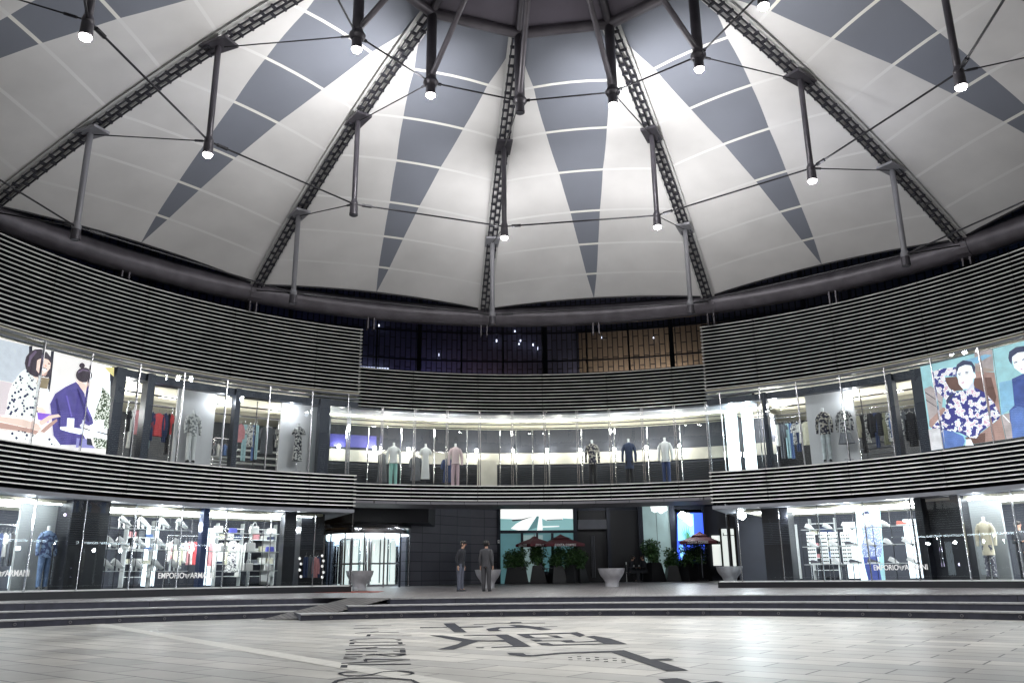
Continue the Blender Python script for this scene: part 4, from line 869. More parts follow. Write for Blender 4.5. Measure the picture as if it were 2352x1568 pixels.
# ================================================================ clothes on rails
def cmat(c, pat=None): 
    n = 'cloth_%d_%d_%d' % tuple(int(v * 99) for v in c) + (pat or '')
    if pat: return pattern(n, c, (.03, .03, .05), 26, .47)
    return mat(n, c, .85, noise=.15, nscale=12)
CC = {'white': (.75, .75, .72), 'pink': (.65, .30, .32), 'red': (.62, .09, .10), 'black': (.02, .02, .025), 'grey': (.13, .14, .16), 'navy': (.04, .06, .14), 'aqua': (.42, .62, .66), 'olive': (.22, .22, .15), 'cream': (.68, .66, .52), 'blue': (.12, .2, .42)}
def garment_mesh(kind, wd, h, seed):
    r_ = random.Random(seed); mb = MB(); d = .055 if kind != 'trousers' else .04
    if kind == 'trousers':
        for sx in (-1, 1): mb.loft([(sx * wd * .24, 0, -h, wd * .22, d * .7), (sx * wd * .25, 0, -h * .5, wd * .24, d), (sx * wd * .22, 0, -.02, wd * .25, d), (sx * wd * .2, 0, 0, wd * .2, d * .6)], n=10)
    else:
        fl_ = 1.25 if kind == 'dress' else 1.0; n = 16; R_ = []
        for z, w_, dd in ((0, .22, .5), (-.03, .55, .8), (-.09, .95, 1), (-.3 * h, .86, 1.1), (-.55 * h, .84, 1.1), (-.8 * h, .92 * fl_, 1.25), (-h, 1.0 * fl_, 1.3)):
            R_.append([(w_ * wd / 2 * cos(2 * pi * j / n) * (1 + .05 * sin(5 * j + seed)), dd * d * sin(2 * pi * j / n) * (1 + .35 * sin(3 * j + seed) * (-z / h)), z) for j in range(n)])
        mb.rings(R_)
        if kind in ('jacket', 'shirt'):
            L_ = h * (.82 if kind == 'jacket' else .45)
            for sx in (-1, 1): mb.sweep([(sx * wd * .40, 0, -.05), (sx * wd * .52, .01, -.2), (sx * wd * .57, -.01, -L_ * .6), (sx * wd * .58, 0, -L_)], [.045, .06, .055, .05], n=8)
    return mb
GCOUNT = {}
def garment(z, x, yt, yb, wpx, kind, col, R_, where, pat=None, turn=0):
    a, zt, t = cyl(*z(x, yt), R_); _, zb, _ = cyl(*z(x, yb), R_); s_ = FPX / (t * 1.0)
    k = {id(ZL2): 2.6133, id(ZR2): 2.868, id(ZC2): 2.352, id(ZL1): 2.6133, id(ZR1): 3.36}[id(z)]
    wd = wpx / k * .91875 / s_; h = max(.25, zt - zb)
    o = garment_mesh(kind, wd, h, int(x)).build('hanging_' + kind, cmat(CC[col], pat), smooth=True, loc=pos(a, R_, zt), rz=-a + turn)
    mb = MB(); mb.sweep([(-wd * .35, 0, -.02), (0, 0, .05), (wd * .35, 0, -.02)], .008, n=5); mb.sweep([(0, 0, .05), (0, 0, .13), (.03, 0, .15)], .006, n=5); mb.build('hanger', M_chrome, o)
    GCOUNT[where] = GCOUNT.get(where, 0) + 1; i = GCOUNT[where]
    tag(o, '%s %s%s %s on the %s' % (col, 'printed ' if pat else '', kind, ORD[i - 1], where), kind, 'clothes on the ' + where)
def rail(z, x0, x1, y, R_, zfloor, label):
    a0, zz, _ = cyl(*z((x0 + x1) / 2, y), R_); a0, a1 = az(z(x0, y), R_), az(z(x1, y), R_)
    t = thing('clothes_rail', pos((a0 + a1) / 2, R_, zfloor), label, 'clothes rail', 0, 'clothes rails in the shops'); O = Vector(t.location)
    mb = MB(); mb.sweep([pos(a0 + (a1 - a0) * i / 6, R_, zz + .13) - O for i in range(7)], .018, n=8); mb.build('bar', M_chrome, t, True)
    for a in (a0, a1): mb = MB(); mb.sweep([pos(a, R_, zfloor) - O, pos(a, R_, zz + .13) - O], .018, n=8); mb.build('upright', M_chrome, t, True)
RA = 17.9
rails = [(ZL2, 835, 1130, 625, RA, 4.6, 'rail by the street scene poster', [(850, 640, 780, 22, 'shirt', 'black'), (870, 640, 890, 40, 'coat', 'white'), (905, 640, 800, 42, 'shirt', 'pink'), (925, 645, 860, 24, 'trousers', 'white'), (982, 650, 890, 34, 'trousers', 'aqua'), (1000, 652, 840, 22, 'shirt', 'navy'), (1040, 660, 812, 72, 'jacket', 'red'), (1085, 660, 850, 26, 'jacket', 'navy'), (1108, 662, 930, 26, 'coat', 'black'), (1124, 665, 800, 16, 'shirt', 'red')]),
         (ZL2, 1400, 1515, 848, 19.0, 4.6, 'low rail right of the white panel', [(1408, 860, 935, 22, 'shirt', 'grey'), (1428, 862, 940, 22, 'shirt', 'white'), (1450, 862, 938, 24, 'shirt', 'navy'), (1472, 864, 935, 24, 'shirt', 'blue'), (1496, 866, 940, 26, 'shirt', 'grey')]),
         (ZL2, 1560, 1822, 716, RA, 4.6, 'rail beside the printed dress', [(1575, 730, 850, 36, 'jacket', 'pink'), (1603, 735, 972, 34, 'trousers', 'aqua'), (1640, 738, 880, 50, 'shirt', 'white', 'p'), (1662, 738, 968, 22, 'trousers', 'blue'), (1680, 738, 962, 30, 'trousers', 'aqua'), (1750, 750, 925, 92, 'shirt', 'grey'), (1812, 760, 880, 18, 'shirt', 'white', 'p')]),
         (ZR2, 560, 830, 772, RA, 4.6, 'rail beside the glaring corner', [(582, 805, 960, 36, 'coat', 'white'), (606, 805, 1050, 34, 'trousers', 'grey'), (632, 800, 900, 30, 'shirt', 'grey'), (650, 800, 1048, 34, 'trousers', 'aqua'), (675, 798, 1052, 26, 'trousers', 'blue'), (700, 795, 950, 34, 'shirt', 'white', 'p'), (722, 795, 1000, 34, 'trousers', 'navy'), (740, 793, 940, 24, 'shirt', 'white'), (792, 785, 952, 84, 'coat', 'cream')]),
         (ZR2, 1145, 1400, 708, RA, 4.6, 'rail right of the two jackets', [(1160, 740, 900, 30, 'jacket', 'cream'), (1185, 735, 1010, 36, 'coat', 'black'), (1215, 730, 940, 34, 'coat', 'white', 'p'), (1248, 725, 900, 42, 'jacket', 'black'), (1278, 722, 975, 30, 'trousers', 'navy'), (1308, 720, 885, 50, 'shirt', 'black'), (1345, 718, 952, 44, 'coat', 'olive'), (1372, 716, 930, 34, 'shirt', 'white', 'p'), (1392, 714, 900, 26, 'jacket', 'blue')]),
         (ZR2, 1440, 1570, 700, RA, 4.6, 'rail beside the sofa poster', [(1462, 705, 880, 40, 'coat', 'white', 'p'), (1482, 705, 860, 20, 'shirt', 'grey'), (1530, 720, 965, 70, 'jacket', 'black')]),
         (ZL1, 1095, 1300, 388, 18.2, .75, 'rail in the left shoe window', [(1108, 400, 530, 30, 'shirt', 'white'), (1125, 400, 540, 22, 'coat', 'pink'), (1165, 400, 555, 70, 'jacket', 'cream'), (1215, 400, 540, 22, 'shirt', 'white'), (1238, 400, 552, 26, 'coat', 'pink'), (1255, 400, 550, 24, 'shirt', 'white'), (1278, 402, 552, 42, 'coat', 'red')]),
         (ZL1, 1365, 1640, 395, 18.2, .75, 'rail in the left handbag window', [(1380, 410, 560, 34, 'coat', 'pink'), (1405, 410, 640, 36, 'coat', 'white'), (1445, 410, 530, 46, 'shirt', 'white'), (1480, 405, 550, 30, 'shirt', 'cream'), (1525, 395, 600, 70, 'dress', 'white', 'p'), (1560, 410, 630, 30, 'coat', 'white'), (1590, 420, 590, 28, 'trousers', 'white')]),
         (ZL1, -40, 115, 320, 17.6, .75, 'rail at the left edge', [(12, 345, 560, 34, 'coat', 'navy'), (38, 345, 500, 30, 'shirt', 'white'), (62, 345, 560, 34, 'coat', 'grey'), (90, 345, 560, 36, 'jacket', 'black')])]
for q in rails:
    z, x0, x1, y, R_, zf, nm, items = q; rail(z, x0, x1, y, R_, zf, 'chrome clothes rail, the ' + nm)
    for it in items: garment(z, it[0], it[1], it[2], it[3], it[4], it[5], R_, nm, it[6] if len(it) > 6 else None)
# dark shelving below the upper rails
def shelfunit(z, x0, x1, y0, y1, R_, label, m=M_white, rows_=3):
    a0, a1 = az(z(x0, y0), R_), az(z(x1, y0), R_); xm = (x0 + x1) / 2; zt = cyl(*z(xm, y0), R_)[1]; zb = cyl(*z(xm, y1), R_)[1]
    t = thing('shelf_unit', pos((a0 + a1) / 2, R_, zb), label, 'shelves'); O = Vector(t.location)
    for i in range(rows_): mb = MB(); zz = zb + (zt - zb) * i / (rows_ - 1); mb.arc(a0, a1, R_, R_ + .35, zz - .015, zz + .015); mb.v = [tuple(Vector(v) - O) for v in mb.v]; mb.build('shelf', m, t)
    return t
shelfunit(ZL2, 1385, 1512, 945, 990, 19.2, 'low white shelves under the low left upper rail'); shelfunit(ZL2, 1560, 1820, 905, 990, 19.0, 'white shelves behind the printed dress rail'); shelfunit(ZR2, 1180, 1400, 930, 1010, 18.8, 'white shelves behind the dark clothes right of the jackets', M_grey)
# lattice racks with glass shelves in the two ground floor show windows
def lattice(wg_side, z, vx, hy, R_, label):
    t = thing('display_rack', pos(az(z(sum(vx) / len(vx), 400), R_), R_, .76), label, 'display rack', 0, 'metal lattice racks in the show windows'); O = Vector(t.location)
    a = [az(z(x, 450), R_) for x in vx]; lo, hi = min(a), max(a)
    zs = []
    for y in hy: zs.append(cyl(*z((vx[0] + vx[-1]) / 2, y), R_)[1])
    for q in a: mb = MB(); p = pos(q, R_) - O; mb.box((p.x, p.y, (3.05 - .76) / 2), (.018, .018, 3.05 - .76)); mb.build('upright', M_black, t)
    for i, zz in enumerate(zs):
        mb = MB(); mb.arc(lo, hi, R_ - .015, R_ + (.32 if 0 < i else .02), zz - .012, zz + .006); mb.v = [tuple(Vector(v) - O) for v in mb.v]; mb.build('shelf', M_white if i else M_black, t)
    return zs
RS = 16.45
zsL = lattice('l', ZL1, [700, 765, 850, 895, 1000, 1015, 1095, 1130, 1240], [185, 318, 450, 592], RS, 'black lattice rack of trainers in the left ground floor window')
zsB = lattice('l', ZL1, [1360, 1470, 1590, 1610, 1715, 1840], [215, 345, 465, 590], RS, 'black lattice rack of white handbags in the left ground floor window')
zsR = lattice('r', ZR1, [480, 620, 780, 930, 1085, 1240, 1400, 1440], [215, 395, 545, 700], RS, 'black lattice rack of trainers in the right ground floor window')
# trainers: low wedge sole, upper, laces
def shoe(col, nm):
    mb = MB(); L_ = .30
    secs = [(-.15, .030, .045, .10), (-.13, .042, .0, .115), (-.06, .043, 0, .11), (-.01, .040, 0, .095), (.05, .042, 0, .065), (.10, .045, 0, .05), (.14, .036, 0, .04), (.155, .018, 0, .032)]
    o = bpy.data.objects.new(nm, None)
    R_ = [[(x, w_ * cos(q * pi / 5), .022 + (h_ - .022) * (max(0, sin(q * pi / 5)) ** .7 if q <= 5 else 0)) for q in range(10)] for x, w_, _, h_ in secs]
    mb.rings(R_, col); return mb
def mkshoe(col, label):
    t = thing('trainer', (0, 0, 0), label, 'shoe', 0, 'trainers on the glass shelves'); shoe(col, 'u').build('upper', None, t, True)
    mb = MB(); mb.rings([[(x * 1.03, w_ * 1.15 * s2, z) for x, w_, s2 in [(-.15, .03, -1), (-.05, .043, -1), (.05, .044, -1), (.13, .04, -1), (.155, .0, 0), (.13, .04, 1), (.05, .044, 1), (-.05, .043, 1), (-.15, .03, 1)]] for z in (0, .028)]); mb.build('sole', M_white, t)
    mb = MB()
    for i in range(4): mb.box((.01 + i * .022, 0, .098 - i * .011), (.008, .05, .006))
    mb.build('laces', M_grey, t); return t
cw, cg, cr_ = mat('white_leather', (.8, .8, .8), .4), mat('dark_suede', (.1, .1, .12), .8), mat('coral_suede', (.6, .16, .12), .8)
protos = {}
def put_shoe(z, x, zs_, row, col, key, side, lab, stand=False, sc=1.25):
    a = az(z(x, 400), RS + .14); p = pos(a, RS + .14, zs_[row] + .008)
    if stand:
        mb = MB(); mb.box((0, 0, .07), (.03, .08, .14)); mb.rings([[(-.17, -.06, .20), (-.17, .06, .20), (.17, .06, .05), (.17, -.06, .05)], [(-.17, -.06, .215), (-.17, .06, .215), (.17, .06, .065), (.17, -.06, .065)]]); mb.box((-.15, 0, .1), (.02, .12, .2))
        o = mb.build('shoe_stand', M_white, loc=p, rz=-a); tag(o, 'tilted stand under the ' + lab, 'stand', 'stands under the trainers')
        p = p + Vector((0, 0, .15))
    if key not in protos: protos[key] = mkshoe(col, lab); r = protos[key]; r.location = p; r.rotation_euler[2] = -a; r['label'] = lab; r.scale = (sc,) * 3
    else: r = dup(protos[key], p, -a, lab, None, (sc,) * 3)
    if stand: r.rotation_euler = (0, .42, -a)
rowN = {1: 'top', 2: 'middle', 3: 'bottom'}
for row, xs_ in ((1, (800, 925, 1060, 1175)), (2, (722, 800, 915, 1045, 1165)), (3, (715, 785, 910, 1040, 1155))):
    for i, x in enumerate(xs_): put_shoe(ZL1, x, zsL, row, cw, 'w', 'left', '%s white trainer from the left on the %s shelf, left window' % (ORD[i], rowN[row]), True, 1.5)
for row, xs_ in ((1, (555, 705, 865, 1190, 1340)), (2, (570, 740, 885, 1040, 1200, 1360)), (3, (580, 755, 905, 1055, 1225, 1380))):
    for i, x in enumerate(xs_):
        red = row == 1 and i == 4; dk = (row, i) in ((2, 2), (3, 2), (3, 0), (3, 3))
        put_shoe(ZR1, x, zsR, row, cr_ if red else (cg if dk else cw), 'r' if red else ('g' if dk else 'w'), 'right', '%s trainer, %s from the left on the %s shelf, right window' % ('coral' if red else ('dark' if dk else 'white'), ORD[i], rowN[row]), False, 1.35)
# handbags
def bag(z, x, row, wd, hh, m, lab, handle=True):
    a = az(z(x, 450), RS + .15); t = thing('handbag', pos(a, RS + .15, zsB[row] + .01), lab, 'handbag', -a, 'bags on the glass shelves')
    mb = MB(); mb.rings([[(i * wd / 2 * w_, j * .07 * w_, z_) for i, j in ((-1, -1), (1, -1), (1, 1), (-1, 1))] for w_, z_ in ((.98, 0), (1, .02), (.94, hh * .9), (.86, hh))]); mb.build('body', m, t, bevel=.012)
    if handle: mb = MB(); mb.sweep([(wd * .22 * cos(pi * q / 8), -.02, hh * .98 + .14 * sin(pi * q / 8)) for q in range(9)], .012, n=6); mb.build('handle', m, t, True)
bm = mat('white_calfskin', (.85, .85, .83), .4); bb = mat('blue_print_leather', (.12, .13, .55), .4)
for x, row, wd, hh, m, lab, hd in ((1415, 1, .30, .22, bm, 'white box clutch at the left of the top handbag shelf', False), (1512, 1, .26, .15, bb, 'small blue and white printed bag on the top handbag shelf', False), (1652, 1, .32, .24, bm, 'white tote with a round handle on the top handbag shelf', True), (1765, 1, .30, .18, bm, 'white bag with lettered flap at the right of the top shelf', False),
                                 (1460, 2, .26, .2, bm, 'small patterned white bag at the left of the middle handbag shelf', False), (1632, 2, .36, .30, bm, 'large white tote on the middle handbag shelf', True), (1762, 2, .28, .17, bb, 'deep blue shoulder bag on the middle handbag shelf', False),
                                 (1628, 3, .32, .25, bm, 'white tote on the bottom handbag shelf', True), (1755, 3, .22, .18, bm, 'white square bag with long strap on the bottom handbag shelf', True)): bag(ZL1, x, row, wd, hh, m, lab, hd)
# sunglasses boards
sgp = None
for i, (x0, x1) in enumerate(((535, 603), (640, 705), (722, 797), (822, 905))):
    R_ = 17.3; a0, a1 = az(ZR1(x0, 560), R_), az(ZR1(x1, 560), R_); zt, zb = cyl(*ZR1((x0 + x1) / 2, 435), R_)[1], cyl(*ZR1((x0 + x1) / 2, 700), R_)[1]; am = (a0 + a1) / 2
    mb = MB(); W2 = hypot(*(pos(a1, R_) - pos(a0, R_)).xy); mb.box((0, 0, (zt - zb) / 2), (W2, .04, zt - zb)); o = mb.build('eyewear_board', M_litb, loc=pos(am, R_, zb), rz=-am)
    for sx in (-1, 1): mb = MB(); mb.box((sx * W2 * .4, .03, -(zb - .76) / 2), (.03, .03, zb - .76)); mb.build('leg', M_chrome, o)
    tag(o, 'tall white lit board of sunglasses, %s from the left in the right window' % ORD[i], 'display board', 'sunglasses boards')
    for r_ in range(8):
        for c_ in (-1, 1):
            q = pos(am, R_ - .045, zt - (zt - zb) * (r_ + .7) / 8.4); q += Vector((cos(am), -sin(am), 0)) * c_ * W2 * .24
            L_ = 'dark sunglasses, one of the rows on the %s white board from the left' % ORD[i]
            if sgp is None:
                mb = MB()
                for sx in (-1, 1): mb.loft([(sx * .035, 0, -.025, .018, .008), (sx * .036, 0, 0, .032, .01), (sx * .036, 0, .02, .03, .008)], n=10)
                mb.box((0, 0, .012), (.03, .008, .008)); sgp = mb.build('sunglasses', M_black, loc=q, rz=-am); tag(sgp, L_, 'sunglasses', 'sunglasses on board one')
                g_ = sgp
            else:
                g_ = sgp.copy(); COL.objects.link(g_); g_.location = q; g_.rotation_euler[2] = -am; g_['label'] = L_
            g_['group'] = 'sunglasses on the %s board' % ORD[i]
# lettering on the show windows
for z, x, y, sz, lab, body in ((ZL1, 1222, 622, .245, 'white shop name lettering low on the left show window', 'EMPORIO  ARMANI'), (ZR1, 1325, 732, .235, 'white shop name lettering low on the right show window', 'EMPORIO  ARMANI'), (ZL1, 10, 608, .235, 'white shop name lettering cut off by the left edge of the view', 'EMPORIO  ARMANI')):
    a, zz, _ = cyl(*z(x, y), RG1 - .02); t = thing('window_lettering', pos(a, RG1 - .03, zz), lab, 'lettering', -a)
    textobj('EMPORIO', sz, 'letters', M_logo, t, (-sz * 2.15, 0, 0), (pi / 2, 0, 0), .003, .003, .82); textobj('ARMANI', sz, 'letters', M_logo, t, (sz * 1.95, 0, 0), (pi / 2, 0, 0), .003, .003, .82)
    mb = MB()
    for k in range(4): w0 = .14 - k * .03; zz0 = .05 - k * .035; mb.face([(-w0, 0, zz0), (-.01, 0, zz0 - .045), (-.01, 0, zz0 - .065), (-w0 * .85, 0, zz0 - .02)]); mb.face([(w0, 0, zz0), (w0 * .85, 0, zz0 - .02), (.01, 0, zz0 - .065), (.01, 0, zz0 - .045)])
    e_ = mb.build('emblem', M_logo, t); e_.location = (.0, 0, .03)
# chains of baubles in the glass corners and round the mannequin windows
def baubles(z, x, ys, R_, r, lab, grp, m):
    for i, y in enumerate(ys):
        a, zz, _ = cyl(*z(x + (i % 2) * 8, y), R_); q = pos(a, R_, zz)
        mb = MB(); mb.loft([(0, 0, -r, .01, .01), (0, 0, -r * .7, r * .7, r * .7), (0, 0, 0, r, r), (0, 0, r * .7, r * .7, r * .7), (0, 0, r, .01, .01)], n=10); o = mb.build('bauble', m, loc=q, smooth=True)
        mb = MB(); mb.sweep([(0, 0, r), (0, 0, r + .18)], .004, n=4); mb.build('cord', M_black, o); tag(o, '%s, %s from the top' % (lab, ORD[i]), 'bauble', grp)
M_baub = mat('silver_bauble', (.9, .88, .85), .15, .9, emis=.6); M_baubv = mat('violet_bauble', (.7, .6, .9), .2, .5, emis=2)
baubles(ZL1, 1958, (510, 545, 585, 628), 15.95, .05, 'silver bauble on the left string in the left glass corner', 'baubles in the left corner', M_baub)
baubles(ZL1, 2105, (492, 525, 560, 600, 632), 15.95, .05, 'silver bauble on the right string in the left glass corner', 'baubles in the left corner', M_baub)
baubles(ZL1, 425, (225, 345, 510, 600), 16.2, .045, 'violet bauble beside the left edge mannequin panel', 'baubles by the left panel', M_baubv)
baubles(ZR1, 1805, (265, 395, 570, 705), 16.1, .05, 'violet bauble beside the right mannequin panel', 'baubles by the right panel', M_baubv)
# clothes glimpsed in the left corner
for x, c_, k in ((2000, 'navy', 'trousers'), (2030, 'grey', 'trousers'), (2065, 'pink', 'jacket'), (2080, 'navy', 'trousers')): garment(ZL1, x, 500, 635, 34, k, c_, 16.2, 'rail in the left glass corner')

# stocked shelves at the back of the ground floor shops
def stock(wg, z, x0, x1, y, R_, side):
    a0, a1 = az(z(x0, y), R_), az(z(x1, y), R_); n = max(1, int(abs(a1 - a0) * R_ / 1.1)); k = 0
    for i in range(n):
        am = a0 + (a1 - a0) * (i + .5) / n; t = thing('wall_shelves', pos(am, R_, .76), 'white stocked wall shelves at the back of the %s shop, %s from the left' % (side, ORD[i]), 'shelves', -am, 'wall shelves at the back of the shops')
        for h in (.35, .8, 1.25, 1.7, 2.1): mb = MB(); mb.box((0, 0, h), (.95, .36, .025)); mb.build('shelf', M_white, t)
        for sx in (-1, 1): mb = MB(); mb.box((sx * .475, 0, 1.15), (.02, .36, 2.3)); mb.build('side_panel', M_white, t)
        rr = random.Random(i + len(side))
        for h in (.8, 1.25, 1.7):
            for sx in (-.3, 0, .3):
                c_ = rr.choice(['white', 'cream', 'grey', 'navy', 'pink', 'white', 'blue']); hh = rr.uniform(.10, .26); p = pos(am, R_, .76 + h + .0135) + Vector((cos(am), -sin(am), 0)) * sx
                mb = MB(); 
                for q in range(4): mb.box((0, 0, hh * (q + .5) / 4), (.25 - .01 * (q % 2), .28, hh / 4 - .006))
                o = mb.build('folded_clothes', cmat(CC[c_]), loc=p, rz=-am); k += 1
                tag(o, 'folded %s clothes on the %s shelf, %s wall unit, %s shop' % (c_, {.8: 'low', 1.25: 'middle', 1.7: 'high'}[h], ORD[i], side), 'folded clothes', 'folded clothes in the %s shop, %s unit, %s' % (side, ORD[i], c_))
stock(WL, ZL1, 740, 1060, 450, 19.6, 'left'); stock(WL, ZL1, 1380, 1820, 450, 19.6, 'left handbag'); stock(WR, ZR1, 450, 900, 500, 19.6, 'right')
# ================================================================ mannequins
def mannequin(z, x, yt, yb, R_, top, tm, low, lm, label, zf=None, neck=True, arms=True):
    """headless display figure, yt = neck top, yb = foot line, facing the plaza"""
    a, zt, t_ = cyl(*z(x, yt), R_); zb = cyl(*z(x, yb), R_)[1]
    if zf is not None: zb = zf
    H = zt - zb; t = thing('mannequin', pos(a, R_, zb), label, 'mannequin', -a, 'mannequins in the shop windows')
    g = lambda f: f * H
    mb = MB(); mb.loft([(0, 0, g(.90), .05, .05), (0, 0, g(.95), .045, .045), (0, 0, g(1.0), .05, .045), (0, 0, g(1.005), .02, .02)], n=12); mb.build('neck', M_white, t, True)
    mb = MB(); mb.loft([(0, 0, 0, .17, .17), (0, 0, .012, .17, .17)], n=20); mb.sweep([(0, .02, .01), (0, .02, g(.5))], .012, n=6); mb.build('stand', M_chrome, t, True)
    W_ = .185 if top != 'dress' else .16; bot = {'jacket': .50, 'shirt': .55, 'coat': .38, 'dress': .22}[top]
    secs = [(0, 0, g(.93), .055, .05), (0, 0, g(.915), W_ * .62, .075), (0, 0, g(.885), W_ * 1.02, .09), (0, 0, g(.80), W_ * .98, .115), (0, 0, g(.68), W_ * .80, .10), (0, 0, g(.58), W_ * .88, .11)]
    secs += [(0, 0, g(bot), W_ * (1.02 if top != 'dress' else 1.15), .125)]
    mb = MB(); mb.loft(secs[::-1], n=18, cap=True)
    if arms and top != 'dress':
        for sx in (-1, 1): mb.sweep([(sx * W_ * .85, 0, g(.885)), (sx * (W_ + .05), 0, g(.80)), (sx * (W_ + .085), -.01, g(.66)), (sx * (W_ + .08), -.05, g(.53))], [.055, .062, .055, .045], n=10)
    else:
        for sx in (-1, 1): mb.sweep([(sx * W_ * .85, 0, g(.885)), (sx * (W_ + .04), 0, g(.82)), (sx * (W_ + .06), 0, g(.76))], [.05, .055, .05], n=10)
    tp = mb.build({'shirt': 'shirt', 'jacket': 'jacket', 'coat': 'coat', 'dress': 'dress'}[top], tm, t, True)
    if low == 'trousers':
        mb = MB()
        for sx in (-1, 1): mb.loft([(sx * .10, -.01, g(.035), .062, .07), (sx * .098, 0, g(.25), .07, .075), (sx * .09, 0, g(.42), .085, .095), (sx * .075, 0, g(.54), .09, .105)], n=12)
        mb.build('trousers', lm, t, True); mb = MB()
        for sx in (-1, 1): mb = MB(); mb.loft([(sx * .10, -.04, 0, .045, .12), (sx * .10, -.035, .05, .045, .11), (sx * .10, 0, .10, .04, .045)], n=12); mb.build('shoe', M_black, t, True)
    elif low == 'skirt':
        mb = MB(); mb.rings([[((.15 + .13 * f) * cos(2 * pi * j / 24) * (1 + .08 * f * (j % 2)), (.1 + .09 * f) * sin(2 * pi * j / 24) * (1 + .08 * f * (j % 2)), g(.56 - .26 * f)) for j in range(24)] for f in (0, .3, .7, 1)]); mb.build('skirt', lm, t)
    return t
m = cmat
P1 = pattern('floral_print', (.68, .68, .66), (.04, .04, .06), 16, .5); P2 = pattern('floral_print_dark', (.55, .52, .45), (.03, .03, .05), 14, .53); P3 = pattern('silver_print', (.75, .76, .75), (.25, .27, .28), 12, .48)
wht = M_white; drk = mat('black_cloth', (.02, .02, .025), .85, noise=.2); dnm = mat('denim', (.12, .19, .33), .85, noise=.35, nscale=9); jeansL = mat('pale_denim', (.55, .60, .62), .85, noise=.3, nscale=7)
mannequin(ZL2, 1270, 640, 985, 16.7, 'jacket', P3, 'trousers', wht, 'headless mannequin in a silvery jacket and white trousers before the left white panel')
mannequin(ZL2, 1955, 728, 1042, 16.7, 'dress', P1, None, None, 'headless mannequin in a black and white printed dress before the panel left of the gallery')
mannequin(ZR2, 905, 688, 1075, 16.7, 'jacket', P2, 'trousers', jeansL, 'headless mannequin in a dark patterned jacket and pale jeans before the right panel')
mannequin(ZR2, 1050, 675, 1062, 16.7, 'jacket', P1, 'skirt', M_grey, 'headless mannequin in a floral jacket and short grey skirt before the right panel')
mannequin(ZC2, 435, 768, 1010, 17.5, 'shirt', wht, 'trousers', mat('mint_satin', (.35, .66, .60), .5), 'gallery mannequin in a white top and mint trousers, leftmost of six', 4.42)
mannequin(ZC2, 622, 775, 1010, 17.5, 'dress', wht, None, None, 'gallery mannequin in a short white dress, second of six', 4.42)
mq = mannequin(ZC2, 797, 773, 1014, 17.5, 'shirt', mat('rose_cloth', (.75, .60, .62), .8), 'trousers', mat('rose_satin', (.68, .50, .56), .6), 'gallery mannequin in a pink shirt lettered A and pink trousers, third of six', 4.42)
textobj('A', .30, 'letter', M_black, mq, (0, -.135, 2.05), (pi / 2, 0, 0), .003)
mannequin(ZC2, 1598, 752, 1005, 17.5, 'jacket', P2, 'trousers', drk, 'gallery mannequin in a patterned cream jacket and black trousers, fourth of six', 4.42)
mannequin(ZC2, 1812, 745, 998, 17.5, 'coat', mat('navy_suit', (.035, .05, .10), .8, noise=.2), 'trousers', drk, 'gallery mannequin in a dark navy coat, fifth of six', 4.42)
mannequin(ZC2, 2025, 738, 965, 17.5, 'jacket', M_white, 'trousers', mat('indigo', (.04, .06, .15), .8), 'gallery mannequin in a white jacket and dark jeans, rightmost of six', 4.42)
mannequin(ZL1, 322, 300, 668, 16.3, 'jacket', pattern('denim_patch', (.22, .32, .50), (.05, .07, .16), 10, .5), 'trousers', dnm, 'mannequin in denim jacket and jeans before the frosted panel at the left edge', .78)
mannequin(ZR1, 2005, 308, 800, 16.3, 'coat', mat('cream_wool', (.72, .66, .50), .85, noise=.1), 'trousers', pattern('dark_print', (.10, .10, .13), (.5, .5, .5), 18, .42), 'mannequin in a cream coat and dark printed trousers at the right edge', .78)
for i, (x, y0, y1, c_, k) in enumerate(((370, 830, 1000, 'grey', 'coat'), (565, 850, 990, 'grey', 'shirt'), (752, 860, 1000, 'navy', 'shirt'))): garment(ZC2, x, y0, y1, 60, k, c_, 18.6, 'gallery rail behind the mannequins')
rail(ZC2, 350, 780, 838, 18.6, 4.42, 'chrome clothes rail behind the three left gallery mannequins')
for x in (435, 622, 797, 1598, 1812, 2025): plight(pos(az(ZC2(x, 800), 16.95), 16.95, 7.1), 26, (1, .99, .95), .05)
